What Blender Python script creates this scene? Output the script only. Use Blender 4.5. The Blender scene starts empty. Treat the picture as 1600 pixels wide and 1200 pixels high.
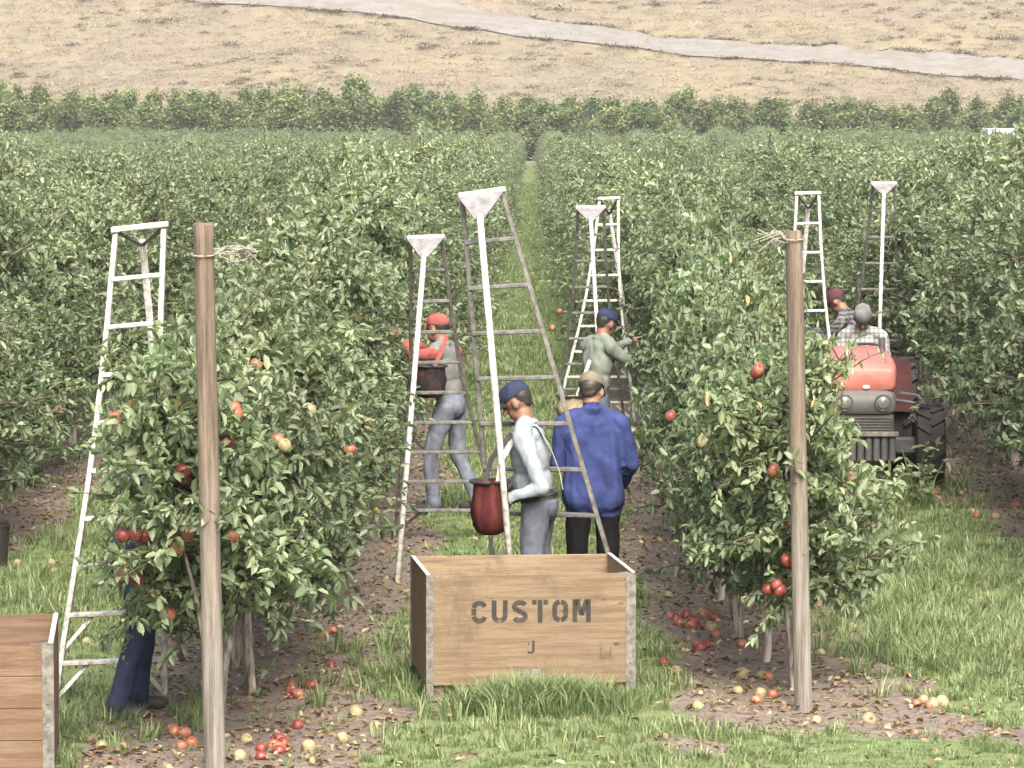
import bpy, bmesh, math, random
import numpy as np
from mathutils import Vector, Matrix, Euler, noise

R = math.radians
rng = np.random.default_rng(7)
random.seed(7)
scene = bpy.context.scene
C = scene.collection

# ------------------------------------------------------------------ camera, sky, sun, exposure
CAM_Z, PITCH, YAW, FOC = 3.32, math.atan(412 / 6006), math.atan(29 / 6006), 6006.0
cam_d = bpy.data.cameras.new('camera')
cam_d.sensor_width = 36.0
cam_d.lens = 36.0 * FOC / 1600.0
cam_d.clip_start, cam_d.clip_end = 0.5, 3000.0
cam = bpy.data.objects.new('camera', cam_d)
cam.location = (0, 0, CAM_Z)
cam.rotation_euler = (R(90) - PITCH, 0, YAW)
C.objects.link(cam)
scene.camera = cam
cam_d.dof.use_dof = False

SUN_AZ, SUN_EL = R(170), R(46)           # clockwise from +Y, so behind and to the right of the camera
world = bpy.data.worlds.new('World')
scene.world = world
world.use_nodes = True
wn = world.node_tree
bg = wn.nodes['Background']
sky = wn.nodes.new('ShaderNodeTexSky')
sky.sky_type = 'NISHITA'
sky.sun_disc = False
sky.sun_elevation = SUN_EL
sky.sun_rotation = SUN_AZ
sky.air_density, sky.dust_density, sky.ozone_density = 1.0, 9.0, 0.6
wn.links.new(sky.outputs[0], bg.inputs[0])
bg.inputs[1].default_value = 0.15

sun_d = bpy.data.lights.new('sun', 'SUN')
sun_d.energy = 1.4
sun_d.angle = R(24)
sun_d.color = (1.0, 0.975, 0.93)
sun = bpy.data.objects.new('sun', sun_d)
sv = Vector((math.sin(SUN_AZ) * math.cos(SUN_EL), math.cos(SUN_AZ) * math.cos(SUN_EL), math.sin(SUN_EL)))
sun.rotation_euler = sv.to_track_quat('Z', 'Y').to_euler()
sun.location = (12, -10, 30)
C.objects.link(sun)

scene.view_settings.view_transform = 'Standard'
scene.view_settings.look = 'None'
scene.view_settings.gamma = 1.0
scene.view_settings.use_curve_mapping = False
scene.view_settings.exposure = 1.7
scene.render.engine = 'CYCLES'
scene.cycles.max_bounces = 6
scene.cycles.transparent_max_bounces = 4
scene.cycles.use_denoising = True

_fwd = Vector((-math.sin(YAW) * math.cos(PITCH), math.cos(YAW) * math.cos(PITCH), -math.sin(PITCH)))
_rgt = Vector((math.cos(YAW), math.sin(YAW), 0))
_up = _rgt.cross(_fwd)


def at(px, py, Y):
    """the point of the place seen at photograph position (px, py), Y metres from the camera"""
    d = _fwd * FOC + _rgt * (px - 800) + _up * (600 - py)
    return Vector((0, 0, CAM_Z)) + d * (Y / d.y)


def ground_at(px, py):
    d = _fwd * FOC + _rgt * (px - 800) + _up * (600 - py)
    return Vector((0, 0, CAM_Z)) + d * (-CAM_Z / d.z)


# ------------------------------------------------------------------ helpers
def tag(o, label=None, cat=None, group=None, kind=None):
    if label: o['label'] = label
    if cat: o['category'] = cat
    if group: o['group'] = group
    if kind: o['kind'] = kind
    return o


def empty(name, loc=(0, 0, 0), rz=0.0):
    o = bpy.data.objects.new(name, None)
    o.empty_display_size = 0.1
    o.location = loc
    o.rotation_euler = (0, 0, rz)
    C.objects.link(o)
    return o


def link(name, me, mats=None, parent=None, smooth=False):
    if mats is not None and not me.materials:
        for m in (mats if isinstance(mats, (list, tuple)) else [mats]):
            me.materials.append(m)
    if smooth:
        me.polygons.foreach_set('use_smooth', [True] * len(me.polygons))
    o = bpy.data.objects.new(name, me)
    C.objects.link(o)
    if parent is not None:
        o.parent = parent
    return o


def from_bm(bm, name):
    me = bpy.data.meshes.new(name)
    bm.normal_update()
    bm.to_mesh(me)
    bm.free()
    return me


def np_mesh(name, V, F, mat_idx=None, var=None):
    """V (n,3), F list of int arrays (each (k, m)) of equal-sided faces"""
    me = bpy.data.meshes.new(name)
    V = np.asarray(V, dtype=np.float32)
    me.vertices.add(len(V))
    me.vertices.foreach_set('co', V.ravel())
    loops = np.concatenate([np.asarray(f).ravel() for f in F]).astype(np.int32)
    sizes = np.concatenate([np.full(len(f), np.asarray(f).shape[1]) for f in F])
    starts = np.concatenate([[0], np.cumsum(sizes)[:-1]]).astype(np.int32)
    me.loops.add(len(loops))
    me.loops.foreach_set('vertex_index', loops)
    me.polygons.add(len(sizes))
    me.polygons.foreach_set('loop_start', starts)
    if mat_idx is not None:
        me.polygons.foreach_set('material_index', np.asarray(mat_idx, dtype=np.int32))
    if var is not None:
        a = me.attributes.new('var', 'FLOAT', 'FACE')
        a.data.foreach_set('value', np.asarray(var, dtype=np.float32))
    me.update(calc_edges=True)
    return me


def add_box(bm, c, s, M=None):
    r = bmesh.ops.create_cube(bm, size=1.0)['verts']
    bmesh.ops.scale(bm, vec=s, verts=r)
    bmesh.ops.translate(bm, vec=c, verts=r)
    if M is not None:
        bmesh.ops.transform(bm, matrix=M, verts=r)
    return r


def box_me(name, c, s, bevel=0.0, M=None):
    bm = bmesh.new()
    add_box(bm, c, s)
    if bevel:
        bmesh.ops.bevel(bm, geom=bm.edges[:], offset=bevel, segments=1, affect='EDGES', profile=0.5)
    if M is not None:
        bm.transform(M)
    return from_bm(bm, name)


def frame(p0, p1, side=None):
    """matrix whose Z runs from p0 to p1, X close to side"""
    p0, p1 = Vector(p0), Vector(p1)
    z = (p1 - p0).normalized()
    s = Vector(side) if side is not None else Vector((1, 0, 0))
    if abs(s.normalized().dot(z)) > 0.98:
        s = Vector((0, 1, 0))
    y = z.cross(s).normalized()
    x = y.cross(z)
    M = Matrix((x, y, z)).transposed().to_4x4()
    M.translation = p0
    return M


def add_bar(bm, p0, p1, w, t, side=None, bevel=0.003):
    L = (Vector(p1) - Vector(p0)).length
    v = add_box(bm, (0, 0, L / 2), (w, t, L))
    if bevel:
        es = list({e for x in v for e in x.link_edges})
        r = bmesh.ops.bevel(bm, geom=es, offset=bevel, segments=1, affect='EDGES', profile=0.5)
        v = list({q for f in r['faces'] for q in f.verts} | {x for x in v if x.is_valid})
    bmesh.ops.transform(bm, matrix=frame(p0, p1, side), verts=v)


def add_tube(bm, pts, rad, n=8, cap=True):
    pts = [Vector(p) for p in pts]
    if not isinstance(rad, (list, tuple)):
        rad = [rad] * len(pts)
    rings = []
    for i, p in enumerate(pts):
        a, b = pts[max(i - 1, 0)], pts[min(i + 1, len(pts) - 1)]
        M = frame(a, b)
        rings.append([bm.verts.new(p + (M.to_3x3() @ Vector((math.cos(2 * math.pi * k / n), math.sin(2 * math.pi * k / n), 0))) * rad[i]) for k in range(n)])
    for a, b in zip(rings[:-1], rings[1:]):
        for k in range(n):
            bm.faces.new((a[k], a[(k + 1) % n], b[(k + 1) % n], b[k]))
    if cap:
        bm.faces.new(list(reversed(rings[0])))
        bm.faces.new(rings[-1])


def tube_me(name, pts, rad, n=8):
    bm = bmesh.new()
    add_tube(bm, pts, rad, n)
    return from_bm(bm, name)


def add_lathe(bm, prof, n=24, M=None):
    """prof: list of (radius, height) turned about Z"""
    rings = []
    for r, h in prof:
        if r < 1e-5:
            rings.append([bm.verts.new((0, 0, h))])
        else:
            rings.append([bm.verts.new((r * math.cos(2 * math.pi * k / n), r * math.sin(2 * math.pi * k / n), h)) for k in range(n)])
    for a, b in zip(rings[:-1], rings[1:]):
        for k in range(n):
            k2 = (k + 1) % n
            if len(a) == 1 and len(b) == 1: continue
            if len(a) == 1: bm.faces.new((a[0], b[k2], b[k]))
            elif len(b) == 1: bm.faces.new((a[k], a[k2], b[0]))
            else: bm.faces.new((a[k], a[k2], b[k2], b[k]))
    vs = [v for r in rings for v in r]
    if M is not None:
        bmesh.ops.transform(bm, matrix=M, verts=vs)
    return vs


def copy_tree(o, parent=None):
    c = o.copy()
    C.objects.link(c)
    c.parent = parent
    for ch in list(o.children):
        copy_tree(ch, c)
    return c


_ones = 'zeroth first second third fourth fifth sixth seventh eighth ninth tenth eleventh twelfth thirteenth fourteenth fifteenth sixteenth seventeenth eighteenth nineteenth'.split()
_tens = {2: 'twent', 3: 'thirt', 4: 'fort', 5: 'fift', 6: 'sixt', 7: 'sevent', 8: 'eight', 9: 'ninet'}


def ordinal(n):
    if n < 20: return _ones[n]
    if n >= 100: return 'hundred-and-' + ordinal(n - 100) if n > 100 else 'hundredth'
    t, u = divmod(n, 10)
    return _tens[t] + ('ieth' if u == 0 else 'y-' + _ones[u])


def sstep(a, b, x):
    t = min(1.0, max(0.0, (x - a) / (b - a)))
    return t * t * (3 - 2 * t)


# ------------------------------------------------------------------ materials
def new_mat(name):
    m = bpy.data.materials.new(name)
    m.use_nodes = True
    return m, m.node_tree, m.node_tree.nodes['Principled BSDF']


def ramp(nt, stops, src, interp='LINEAR'):
    r = nt.nodes.new('ShaderNodeValToRGB')
    r.color_ramp.interpolation = interp
    el = r.color_ramp.elements
    while len(el) > 1: el.remove(el[-1])
    for i, (p, c) in enumerate(stops):
        e = el[0] if i == 0 else el.new(p)
        e.position = p
        e.color = (*c, 1) if len(c) == 3 else c
    nt.links.new(src, r.inputs[0])
    return r.outputs[0]


def tex_noise(nt, scale, detail=4, rough=0.6, vec=None, coord='Object', stretch=None):
    n = nt.nodes.new('ShaderNodeTexNoise')
    n.inputs['Scale'].default_value = scale
    n.inputs['Detail'].default_value = detail
    n.inputs['Roughness'].default_value = rough
    if vec is None:
        tc = nt.nodes.new('ShaderNodeTexCoord')
        vec = tc.outputs[coord]
    if stretch:
        mp = nt.nodes.new('ShaderNodeMapping')
        mp.inputs['Scale'].default_value = stretch
        nt.links.new(vec, mp.inputs[0])
        vec = mp.outputs[0]
    nt.links.new(vec, n.inputs['Vector'])
    return n.outputs['Fac']


def mixc(nt, fac, a, b, mode='MIX'):
    m = nt.nodes.new('ShaderNodeMix')
    m.data_type = 'RGBA'
    m.blend_type = mode
    for s, v in ((m.inputs[0], fac), (m.inputs[6], a), (m.inputs[7], b)):
        if isinstance(v, (int, float)): s.default_value = v
        elif isinstance(v, tuple): s.default_value = (*v, 1)
        else: nt.links.new(v, s)
    return m.outputs[2]


def bump(nt, bsdf, src, strength=0.3, dist=0.01):
    b = nt.nodes.new('ShaderNodeBump')
    b.inputs['Strength'].default_value = strength
    b.inputs['Distance'].default_value = dist
    nt.links.new(src, b.inputs['Height'])
    nt.links.new(b.outputs[0], bsdf.inputs['Normal'])


def m_noisy(name, stops, scale=6, rough=0.6, spec=0.4, metal=0.0, stretch=None, bmp=0.0, bd=0.01, detail=5, coord='Object'):
    m, nt, p = new_mat(name)
    f = tex_noise(nt, scale, detail, 0.65, stretch=stretch, coord=coord)
    nt.links.new(ramp(nt, stops, f), p.inputs['Base Color'])
    p.inputs['Roughness'].default_value = rough
    p.inputs['Specular IOR Level'].default_value = spec
    p.inputs['Metallic'].default_value = metal
    if bmp: bump(nt, p, f, bmp, bd)
    return m


def m_leaf(name, stops, trans=0.3, rough=0.42, spec=0.5):
    """leaf colour varies from leaf to leaf (face attribute var) and a little from plant to plant"""
    m, nt, p = new_mat(name)
    a = nt.nodes.new('ShaderNodeAttribute')
    a.attribute_name = 'var'
    oi = nt.nodes.new('ShaderNodeObjectInfo')
    col = ramp(nt, stops, a.outputs['Fac'])
    hsv = nt.nodes.new('ShaderNodeHueSaturation')
    mr = nt.nodes.new('ShaderNodeMapRange')
    mr.inputs['To Min'].default_value, mr.inputs['To Max'].default_value = 0.8, 1.2
    nt.links.new(oi.outputs['Random'], mr.inputs['Value'])
    nt.links.new(mr.outputs[0], hsv.inputs['Value'])
    mh = nt.nodes.new('ShaderNodeMath')
    mh.operation = 'FRACT'
    m7 = nt.nodes.new('ShaderNodeMath')
    m7.operation = 'MULTIPLY'
    m7.inputs[1].default_value = 7.31
    nt.links.new(oi.outputs['Random'], m7.inputs[0])
    nt.links.new(m7.outputs[0], mh.inputs[0])
    m8 = nt.nodes.new('ShaderNodeMapRange')
    m8.inputs['To Min'].default_value, m8.inputs['To Max'].default_value = .487, .504
    nt.links.new(mh.outputs[0], m8.inputs['Value'])
    nt.links.new(m8.outputs[0], hsv.inputs['Hue'])
    nt.links.new(col, hsv.inputs['Color'])
    nt.links.new(hsv.outputs[0], p.inputs['Base Color'])
    p.inputs['Roughness'].default_value = rough
    p.inputs['Specular IOR Level'].default_value = spec
    tr = nt.nodes.new('ShaderNodeBsdfTranslucent')
    tint = mixc(nt, 1.0, hsv.outputs[0], (1.15, 1.25, 0.7), 'MULTIPLY')
    nt.links.new(tint, tr.inputs[0])
    mx = nt.nodes.new('ShaderNodeMixShader')
    mx.inputs[0].default_value = trans
    nt.links.new(p.outputs[0], mx.inputs[1])
    nt.links.new(tr.outputs[0], mx.inputs[2])
    nt.links.new(mx.outputs[0], nt.nodes['Material Output'].inputs[0])
    return m


M = {}
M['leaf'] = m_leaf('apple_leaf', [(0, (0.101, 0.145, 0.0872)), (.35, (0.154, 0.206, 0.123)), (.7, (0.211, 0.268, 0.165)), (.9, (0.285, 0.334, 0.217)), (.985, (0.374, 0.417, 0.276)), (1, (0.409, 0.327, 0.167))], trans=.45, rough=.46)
M['windleaf'] = m_leaf('windbreak_leaf', [(0, (0.0568, 0.0827, 0.0397)), (.4, (0.108, 0.147, 0.0626)), (.8, (0.177, 0.215, 0.0876)), (1, (0.261, 0.271, 0.104))], rough=.5, spec=.3)
M['grass'] = m_leaf('grass_blade', [(0, (0.0837, 0.124, 0.052)), (.5, (0.137, 0.195, 0.0847)), (.85, (0.197, 0.258, 0.125)), (1, (0.335, 0.327, 0.205))], rough=.5, spec=.35)
M['scrub'] = m_leaf('scrub_leaf', [(0, (.07, .062, .045)), (.6, (.115, .10, .07)), (1, (.16, .14, .10))], trans=.1, rough=.8, spec=.1)
M['drygrass'] = m_leaf('dry_grass', [(0, (0.16, 0.142, 0.0988)), (.5, (0.265, 0.232, 0.159)), (1, (0.371, 0.332, 0.231))], trans=.15, rough=.9, spec=.1)
M['litter'] = m_leaf('dead_leaf', [(0, (0.0992, 0.0679, 0.0368)), (.4, (0.182, 0.136, 0.0737)), (.75, (0.289, 0.247, 0.147)), (1, (0.395, 0.391, 0.243))], trans=.1, rough=.7, spec=.2)
M['bark'] = m_noisy('pale_bark', [(.36, (0.0791, 0.0646, 0.0546)), (.5, (0.245, 0.218, 0.19)), (.64, (0.431, 0.402, 0.359))], 16, .85, .2, stretch=(1, 1, .25), bmp=.5, bd=.01)
M['twig'] = m_noisy('brown_twig', [(.36, (.030, .026, .018)), (.64, (.085, .074, .052))], 20, .8, .2)
M['darkbark'] = m_noisy('grey_bark', [(.3, (.05, .04, .03)), (.7, (.13, .105, .08))], 3, .9, .2, stretch=(1, 1, .3), bmp=.5, bd=.03)
M['white_metal'] = m_noisy('white_painted_aluminium', [(.36, (0.175, 0.175, 0.161)), (.46, (0.287, 0.287, 0.27)), (.56, (0.364, 0.364, 0.347)), (.8, (0.406, 0.406, 0.392))], 26, .55, .35, bmp=.15, bd=.003)
M['plate_metal'] = m_noisy('dull_aluminium_plate', [(.38, (.105, .105, .110)), (.5, (.140, .140, .148)), (.62, (.170, .170, .178))], 20, .7, .2, bmp=.2, bd=.004)
M['grey_metal'] = m_noisy('weathered_aluminium', [(.36, (.075, .075, .070)), (.5, (.125, .125, .115)), (.64, (.18, .18, .17))], 20, .5, .4, .25, bmp=.12, bd=.003)
M['galv'] = m_noisy('galvanised_steel', [(.38, (.085, .078, .066)), (.5, (.125, .12, .11)), (.62, (.175, .172, .162))], 24, .55, .4, .25, bmp=.12, bd=.003)
M['apple_red'] = m_noisy('red_apple_skin', [(.35, (0.111, 0.0217, 0.0198)), (.55, (0.186, 0.0416, 0.0317)), (.72, (0.248, 0.128, 0.0743))], 22, .42, .4)
M['apple_orange'] = m_noisy('orange_apple_skin', [(.35, (0.185, 0.0548, 0.035)), (.55, (0.261, 0.114, 0.0662)), (.72, (0.293, 0.229, 0.116))], 20, .42, .4)
M['apple_yellow'] = m_noisy('yellow_apple_skin', [(.35, (0.164, 0.135, 0.0697)), (.55, (0.254, 0.23, 0.131)), (.72, (0.312, 0.295, 0.205))], 20, .45, .35)
M['tyre'] = m_noisy('black_rubber', [(.3, (.014, .014, .014)), (.6, (.026, .025, .024)), (.8, (.07, .06, .05))], 5, .8, .25, bmp=.2, bd=.004)
M['tractor_red'] = m_noisy('faded_red_paint', [(.3, (0.26, 0.0901, 0.0708)), (.55, (0.31, 0.119, 0.0952)), (.8, (0.332, 0.151, 0.127))], 5, .5, .35, bmp=.03)
M['tractor_darkred'] = m_noisy('dark_red_paint', [(.3, (.020, .005, .005)), (.7, (.040, .010, .009))], 5, .7, .2)
M['tractor_grey'] = m_noisy('grey_plastic', [(.3, (0.0495, 0.0495, 0.0495)), (.7, (0.0907, 0.0907, 0.087))], 6, .55, .4)
M['tractor_dark'] = m_noisy('dark_iron', [(.3, (.03, .03, .032)), (.7, (.075, .075, .08))], 7, .6, .4, bmp=.15)
M['lamp_glass'] = m_noisy('headlamp_lens', [(.3, (0.0906, 0.093, 0.0906)), (.7, (0.14, 0.143, 0.14))], 30, .12, .8)
M['skin'] = m_noisy('tanned_skin', [(.3, (0.131, 0.0684, 0.0446)), (.7, (0.19, 0.107, 0.0744))], 12, .55, .4)
M['lip'] = m_noisy('lip_skin', [(.3, (0.119, 0.0446, 0.0357)), (.7, (0.143, 0.0595, 0.0476))], 12, .5, .4)
M['eye'] = m_noisy('dark_eye', [(.3, (.012, .010, .009)), (.7, (.03, .025, .02))], 20, .2, .5)
M['hair'] = m_noisy('black_hair', [(.3, (.010, .009, .008)), (.7, (.030, .026, .022))], 30, .5, .4, bmp=.4)
M['twine'] = m_noisy('pale_twine', [(.3, (0.153, 0.149, 0.13)), (.7, (0.253, 0.249, 0.222))], 30, .8, .2)
M['bag_red'] = m_noisy('dark_red_canvas', [(.3, (0.0225, 0.006, 0.00675)), (.5, (0.0562, 0.012, 0.012)), (.72, (0.112, 0.0338, 0.0285))], 9, .85, .15, stretch=(1.2, 1.2, 0.375), bmp=.6, bd=.015)
M['black'] = m_noisy('black_webbing', [(.3, (.012, .012, .013)), (.7, (.035, .034, .033))], 12, .7, .3)


def m_cloth(name, c, spread=.25, rough=.85, plaid=None):
    m, nt, p = new_mat(name)
    f = tex_noise(nt, 10, 5, .6)
    lo = tuple(v * (1 - spread) for v in c)
    hi = tuple(min(1, v * (1 + spread)) for v in c)
    col = ramp(nt, [(.3, lo), (.7, hi)], f)
    if plaid:
        tc = nt.nodes.new('ShaderNodeTexCoord')
        fac = None
        for ax in ('X', 'Z'):
            w = nt.nodes.new('ShaderNodeTexWave')
            w.bands_direction = ax
            w.inputs['Scale'].default_value = 7
            w.inputs['Distortion'].default_value = 1.5
            nt.links.new(tc.outputs['Object'], w.inputs[0])
            col = mixc(nt, ramp(nt, [(.62, (0, 0, 0)), (.7, (.55, .55, .55))], w.outputs['Fac']), col, plaid)
    nt.links.new(col, p.inputs['Base Color'])
    p.inputs['Roughness'].default_value = rough
    p.inputs['Specular IOR Level'].default_value = .1
    wv = tex_noise(nt, 24, 3, .6)
    bump(nt, p, wv, .25, .006)
    return m


M['shirt'] = m_cloth('pale_blue_shirt', (0.2, 0.234, 0.259), .14)
M['jeans'] = m_cloth('grey_blue_denim', (0.0829, 0.0952, 0.122), .3)
M['jeans2'] = m_cloth('washed_denim', (0.102, 0.115, 0.147), .45)
M['navy'] = m_cloth('navy_cotton', (.022, .028, .055), .3)
M['jacket'] = m_cloth('blue_jacket', (.026, .037, .110), .35)
M['trousers'] = m_cloth('black_trousers', (.008, .008, .009), .3)
M['khaki'] = m_cloth('khaki_cap', (0.115, 0.104, 0.0803), .2)
M['redcloth'] = m_cloth('faded_red_cloth', (.20, .060, .052), .3)
M['greycloth'] = m_cloth('grey_cloth', (0.119, 0.125, 0.119), .3)
M['sage'] = m_cloth('grey_green_shirt', (0.131, 0.155, 0.131), .25)
M['plaid'] = m_cloth('dark_plaid', (.03, .03, .035), .3, plaid=(.16, .16, .165))
M['greyplaid'] = m_cloth('grey_plaid', (.26, .28, .28), .3, plaid=(.10, .10, .11))
M['maroon'] = m_cloth('maroon_cloth', (0.0595, 0.0266, 0.0336), .3)
M['boot'] = m_noisy('dark_leather', [(.3, (.018, .018, .022)), (.7, (.05, .045, .045))], 12, .6, .4)
M['canvas_white'] = m_cloth('white_webbing', (0.393, 0.393, 0.357), .12)


def m_wood(name, dark, mid, light, along=(.35, 6, 6), knots=True):
    m, nt, p = new_mat(name)
    f = tex_noise(nt, 5, 9, .78, stretch=along)
    col = ramp(nt, [(.34, tuple(v * .8 for v in dark)), (.44, dark), (.52, mid), (.66, light)], f)
    fine = tex_noise(nt, 26, 6, .8, stretch=along)
    col = mixc(nt, ramp(nt, [(.48, (0, 0, 0)), (.68, (.55, .55, .55))], fine), col, tuple(v * .62 for v in dark))
    blot = tex_noise(nt, 2.2, 4, .6)
    col = mixc(nt, ramp(nt, [(.45, (0, 0, 0)), (.75, (.55, .55, .55))], blot), col, tuple(v * .72 for v in mid))
    if knots:
        v = nt.nodes.new('ShaderNodeTexVoronoi')
        v.inputs['Scale'].default_value = 4.5
        tc = nt.nodes.new('ShaderNodeTexCoord')
        mp = nt.nodes.new('ShaderNodeMapping')
        mp.inputs['Scale'].default_value = (.8, 1, 1.6)
        nt.links.new(tc.outputs['Object'], mp.inputs[0])
        nt.links.new(mp.outputs[0], v.inputs['Vector'])
        col = mixc(nt, ramp(nt, [(.045, (.85, .85, .85)), (.10, (0, 0, 0))], v.outputs['Distance']), col, tuple(x * .35 for x in dark))
    st = tex_noise(nt, 3.1, 7, .75, stretch=(1, 1, .6))
    col = mixc(nt, ramp(nt, [(.54, (0, 0, 0)), (.68, (.6, .6, .6))], st), col, tuple(v * .55 for v in (dark[0], dark[1] * 1.02, dark[2] * 1.1)))
    sc2 = tex_noise(nt, 9, 6, .8, stretch=(.5, 1, 1.4))
    col = mixc(nt, ramp(nt, [(.60, (0, 0, 0)), (.70, (.45, .45, .45))], sc2), col, tuple(min(1, v * 1.12) for v in light))
    oi = nt.nodes.new('ShaderNodeObjectInfo')
    hsv = nt.nodes.new('ShaderNodeHueSaturation')
    mr = nt.nodes.new('ShaderNodeMapRange')
    mr.inputs['To Min'].default_value, mr.inputs['To Max'].default_value = .85, 1.12
    nt.links.new(oi.outputs['Random'], mr.inputs['Value'])
    nt.links.new(mr.outputs[0], hsv.inputs['Value'])
    nt.links.new(col, hsv.inputs['Color'])
    nt.links.new(hsv.outputs[0], p.inputs['Base Color'])
    p.inputs['Roughness'].default_value = .72
    p.inputs['Specular IOR Level'].default_value = .25
    bump(nt, p, f, .25, .004)
    return m


M['plywood'] = m_wood('tan_plywood', (0.13, 0.0938, 0.0588), (0.173, 0.131, 0.0852), (0.202, 0.161, 0.111))
M['redwood'] = m_wood('reddish_boards', (0.0938, 0.0575, 0.0362), (0.131, 0.0867, 0.0566), (0.156, 0.118, 0.0861))
M['skid'] = m_wood('grey_skid_wood', (0.0714, 0.0561, 0.0408), (0.122, 0.0969, 0.0714), (0.173, 0.143, 0.107), knots=False)


def m_ink():
    m, nt, p = new_mat('stencil_paint')
    f = tex_noise(nt, 16, 5, .7)
    nt.links.new(ramp(nt, [(.50, (.012, .010, .009)), (.62, (.035, .027, .020)), (.72, (.16, .115, .07))], f), p.inputs['Base Color'])
    p.inputs['Roughness'].default_value = .7
    return m


def m_post():
    """brown weathered top, pale grey bleached foot"""
    m, nt, p = new_mat('weathered_post_wood')
    tc = nt.nodes.new('ShaderNodeTexCoord')
    sx = nt.nodes.new('ShaderNodeSeparateXYZ')
    nt.links.new(tc.outputs['Object'], sx.inputs[0])
    f = tex_noise(nt, 9, 8, .8, stretch=(3.5, 3.5, .16))
    brown = ramp(nt, [(.36, (.050, .041, .032)), (.5, (.115, .092, .073)), (.64, (.185, .154, .124))], f)
    grey = ramp(nt, [(.36, (.075, .070, .060)), (.5, (.145, .137, .120)), (.64, (.22, .212, .19))], f)
    wob = tex_noise(nt, 5, 4, .6)
    ad = nt.nodes.new('ShaderNodeMath')
    ad.operation = 'MULTIPLY_ADD'
    ad.inputs[1].default_value = .9
    nt.links.new(wob, ad.inputs[0])
    nt.links.new(sx.outputs['Z'], ad.inputs[2])
    col = mixc(nt, ramp(nt, [(.0, (0, 0, 0)), (1.0, (1, 1, 1))], _rng(nt, ad.outputs[0], .95, 2.1)), grey, brown)
    nt.links.new(col, p.inputs['Base Color'])
    p.inputs['Roughness'].default_value = .85
    p.inputs['Specular IOR Level'].default_value = .15
    bump(nt, p, f, .6, .008)
    return m


def _rng(nt, src, a, b):
    mr = nt.nodes.new('ShaderNodeMapRange')
    mr.inputs['From Min'].default_value, mr.inputs['From Max'].default_value = a, b
    nt.links.new(src, mr.inputs['Value'])
    return mr.outputs[0]


M['ink'] = m_ink()
M['post'] = m_post()


def m_ground():
    m, nt, p = new_mat('orchard_floor')
    a = nt.nodes.new('ShaderNodeAttribute')
    a.attribute_name = 'dirt'
    n1 = tex_noise(nt, 1.2, 6, .65)
    n2 = tex_noise(nt, 14, 5, .7)
    n3 = tex_noise(nt, 60, 3, .6)
    soil = ramp(nt, [(.3, (.088, .076, .066)), (.5, (.152, .133, .116)), (.68, (.22, .196, .173)), (.8, (.28, .255, .228))], n2)
    soil = mixc(nt, ramp(nt, [(.4, (0, 0, 0)), (.62, (.5, .5, .5))], n3), soil, (.12, .085, .06))
    turf = ramp(nt, [(.3, (.07, .098, .040)), (.5, (.115, .155, .064)), (.7, (.16, .20, .09))], n2)
    turf = mixc(nt, ramp(nt, [(.45, (0, 0, 0)), (.7, (.6, .6, .6))], n1), turf, (.15, .16, .08))
    ad = nt.nodes.new('ShaderNodeMath')
    ad.operation = 'MULTIPLY_ADD'
    ad.inputs[1].default_value = .5
    nt.links.new(n2, ad.inputs[0])
    nt.links.new(a.outputs['Fac'], ad.inputs[2])
    col = mixc(nt, _rng(nt, ad.outputs[0], .6, .9), turf, soil)
    nt.links.new(col, p.inputs['Base Color'])
    p.inputs['Roughness'].default_value = .95
    p.inputs['Specular IOR Level'].default_value = .1
    bump(nt, p, n2, .8, .04)
    return m


M['ground'] = m_ground()


def m_hill():
    m, nt, p = new_mat('dry_hillside')
    n1 = tex_noise(nt, .09, 6, .62)
    n2 = tex_noise(nt, .5, 10, .8, stretch=(1, .7, 1))
    n3 = tex_noise(nt, .05, 3, .5, stretch=(1, 2.5, 1))
    col = ramp(nt, [(.36, (0.122, 0.106, 0.0809)), (.47, (0.182, 0.163, 0.123)), (.56, (0.228, 0.204, 0.151)), (.66, (0.263, 0.24, 0.181))], n2)
    col = mixc(nt, ramp(nt, [(.42, (0, 0, 0)), (.6, (.75, .75, .75))], n1), col, (0.259, 0.225, 0.148))
    col = mixc(nt, ramp(nt, [(.5, (0, 0, 0)), (.62, (.6, .6, .6))], n3), col, (0.214, 0.183, 0.148))
    n4 = tex_noise(nt, 1.6, 8, .85, stretch=(1, .6, 1))
    col = mixc(nt, ramp(nt, [(.52, (0, 0, 0)), (.66, (.55, .55, .55))], n4), col, (0.14, 0.121, 0.0921))
    col = mixc(nt, ramp(nt, [(.36, (.6, .6, .6)), (.45, (0, 0, 0))], n4), col, (0.307, 0.281, 0.209))
    nt.links.new(col, p.inputs['Base Color'])
    p.inputs['Roughness'].default_value = 1.0
    p.inputs['Specular IOR Level'].default_value = .05
    bump(nt, p, n4, .8, .6)
    return m


M['hill'] = m_hill()
def m_gravel():
    m, nt, b = new_mat('pale_gravel')
    n1 = tex_noise(nt, .6, 9, .75)
    n2 = tex_noise(nt, .22, 5, .65, stretch=(.6, 1.6, 1))
    col = ramp(nt, [(.35, (0.12, 0.114, 0.103)), (.5, (0.164, 0.16, 0.149)), (.65, (0.191, 0.188, 0.179))], n1)
    col = mixc(nt, ramp(nt, [(.47, (0, 0, 0)), (.62, (.85, .85, .85))], n2), col, (0.147, 0.127, 0.0992))
    nt.links.new(col, b.inputs['Base Color'])
    b.inputs['Roughness'].default_value = 1.0
    b.inputs['Specular IOR Level'].default_value = .05
    bump(nt, b, n1, .5, .3)
    return m


M['gravel'] = m_gravel()
M['white_paint'] = m_noisy('white_vehicle_paint', [(.3, (0.476, 0.476, 0.469)), (.7, (0.544, 0.544, 0.544))], 3, .4, .5)
M['glass_dark'] = m_noisy('dark_cab_glass', [(.3, (.02, .025, .03)), (.7, (.04, .045, .05))], 2, .1, .6)

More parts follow.
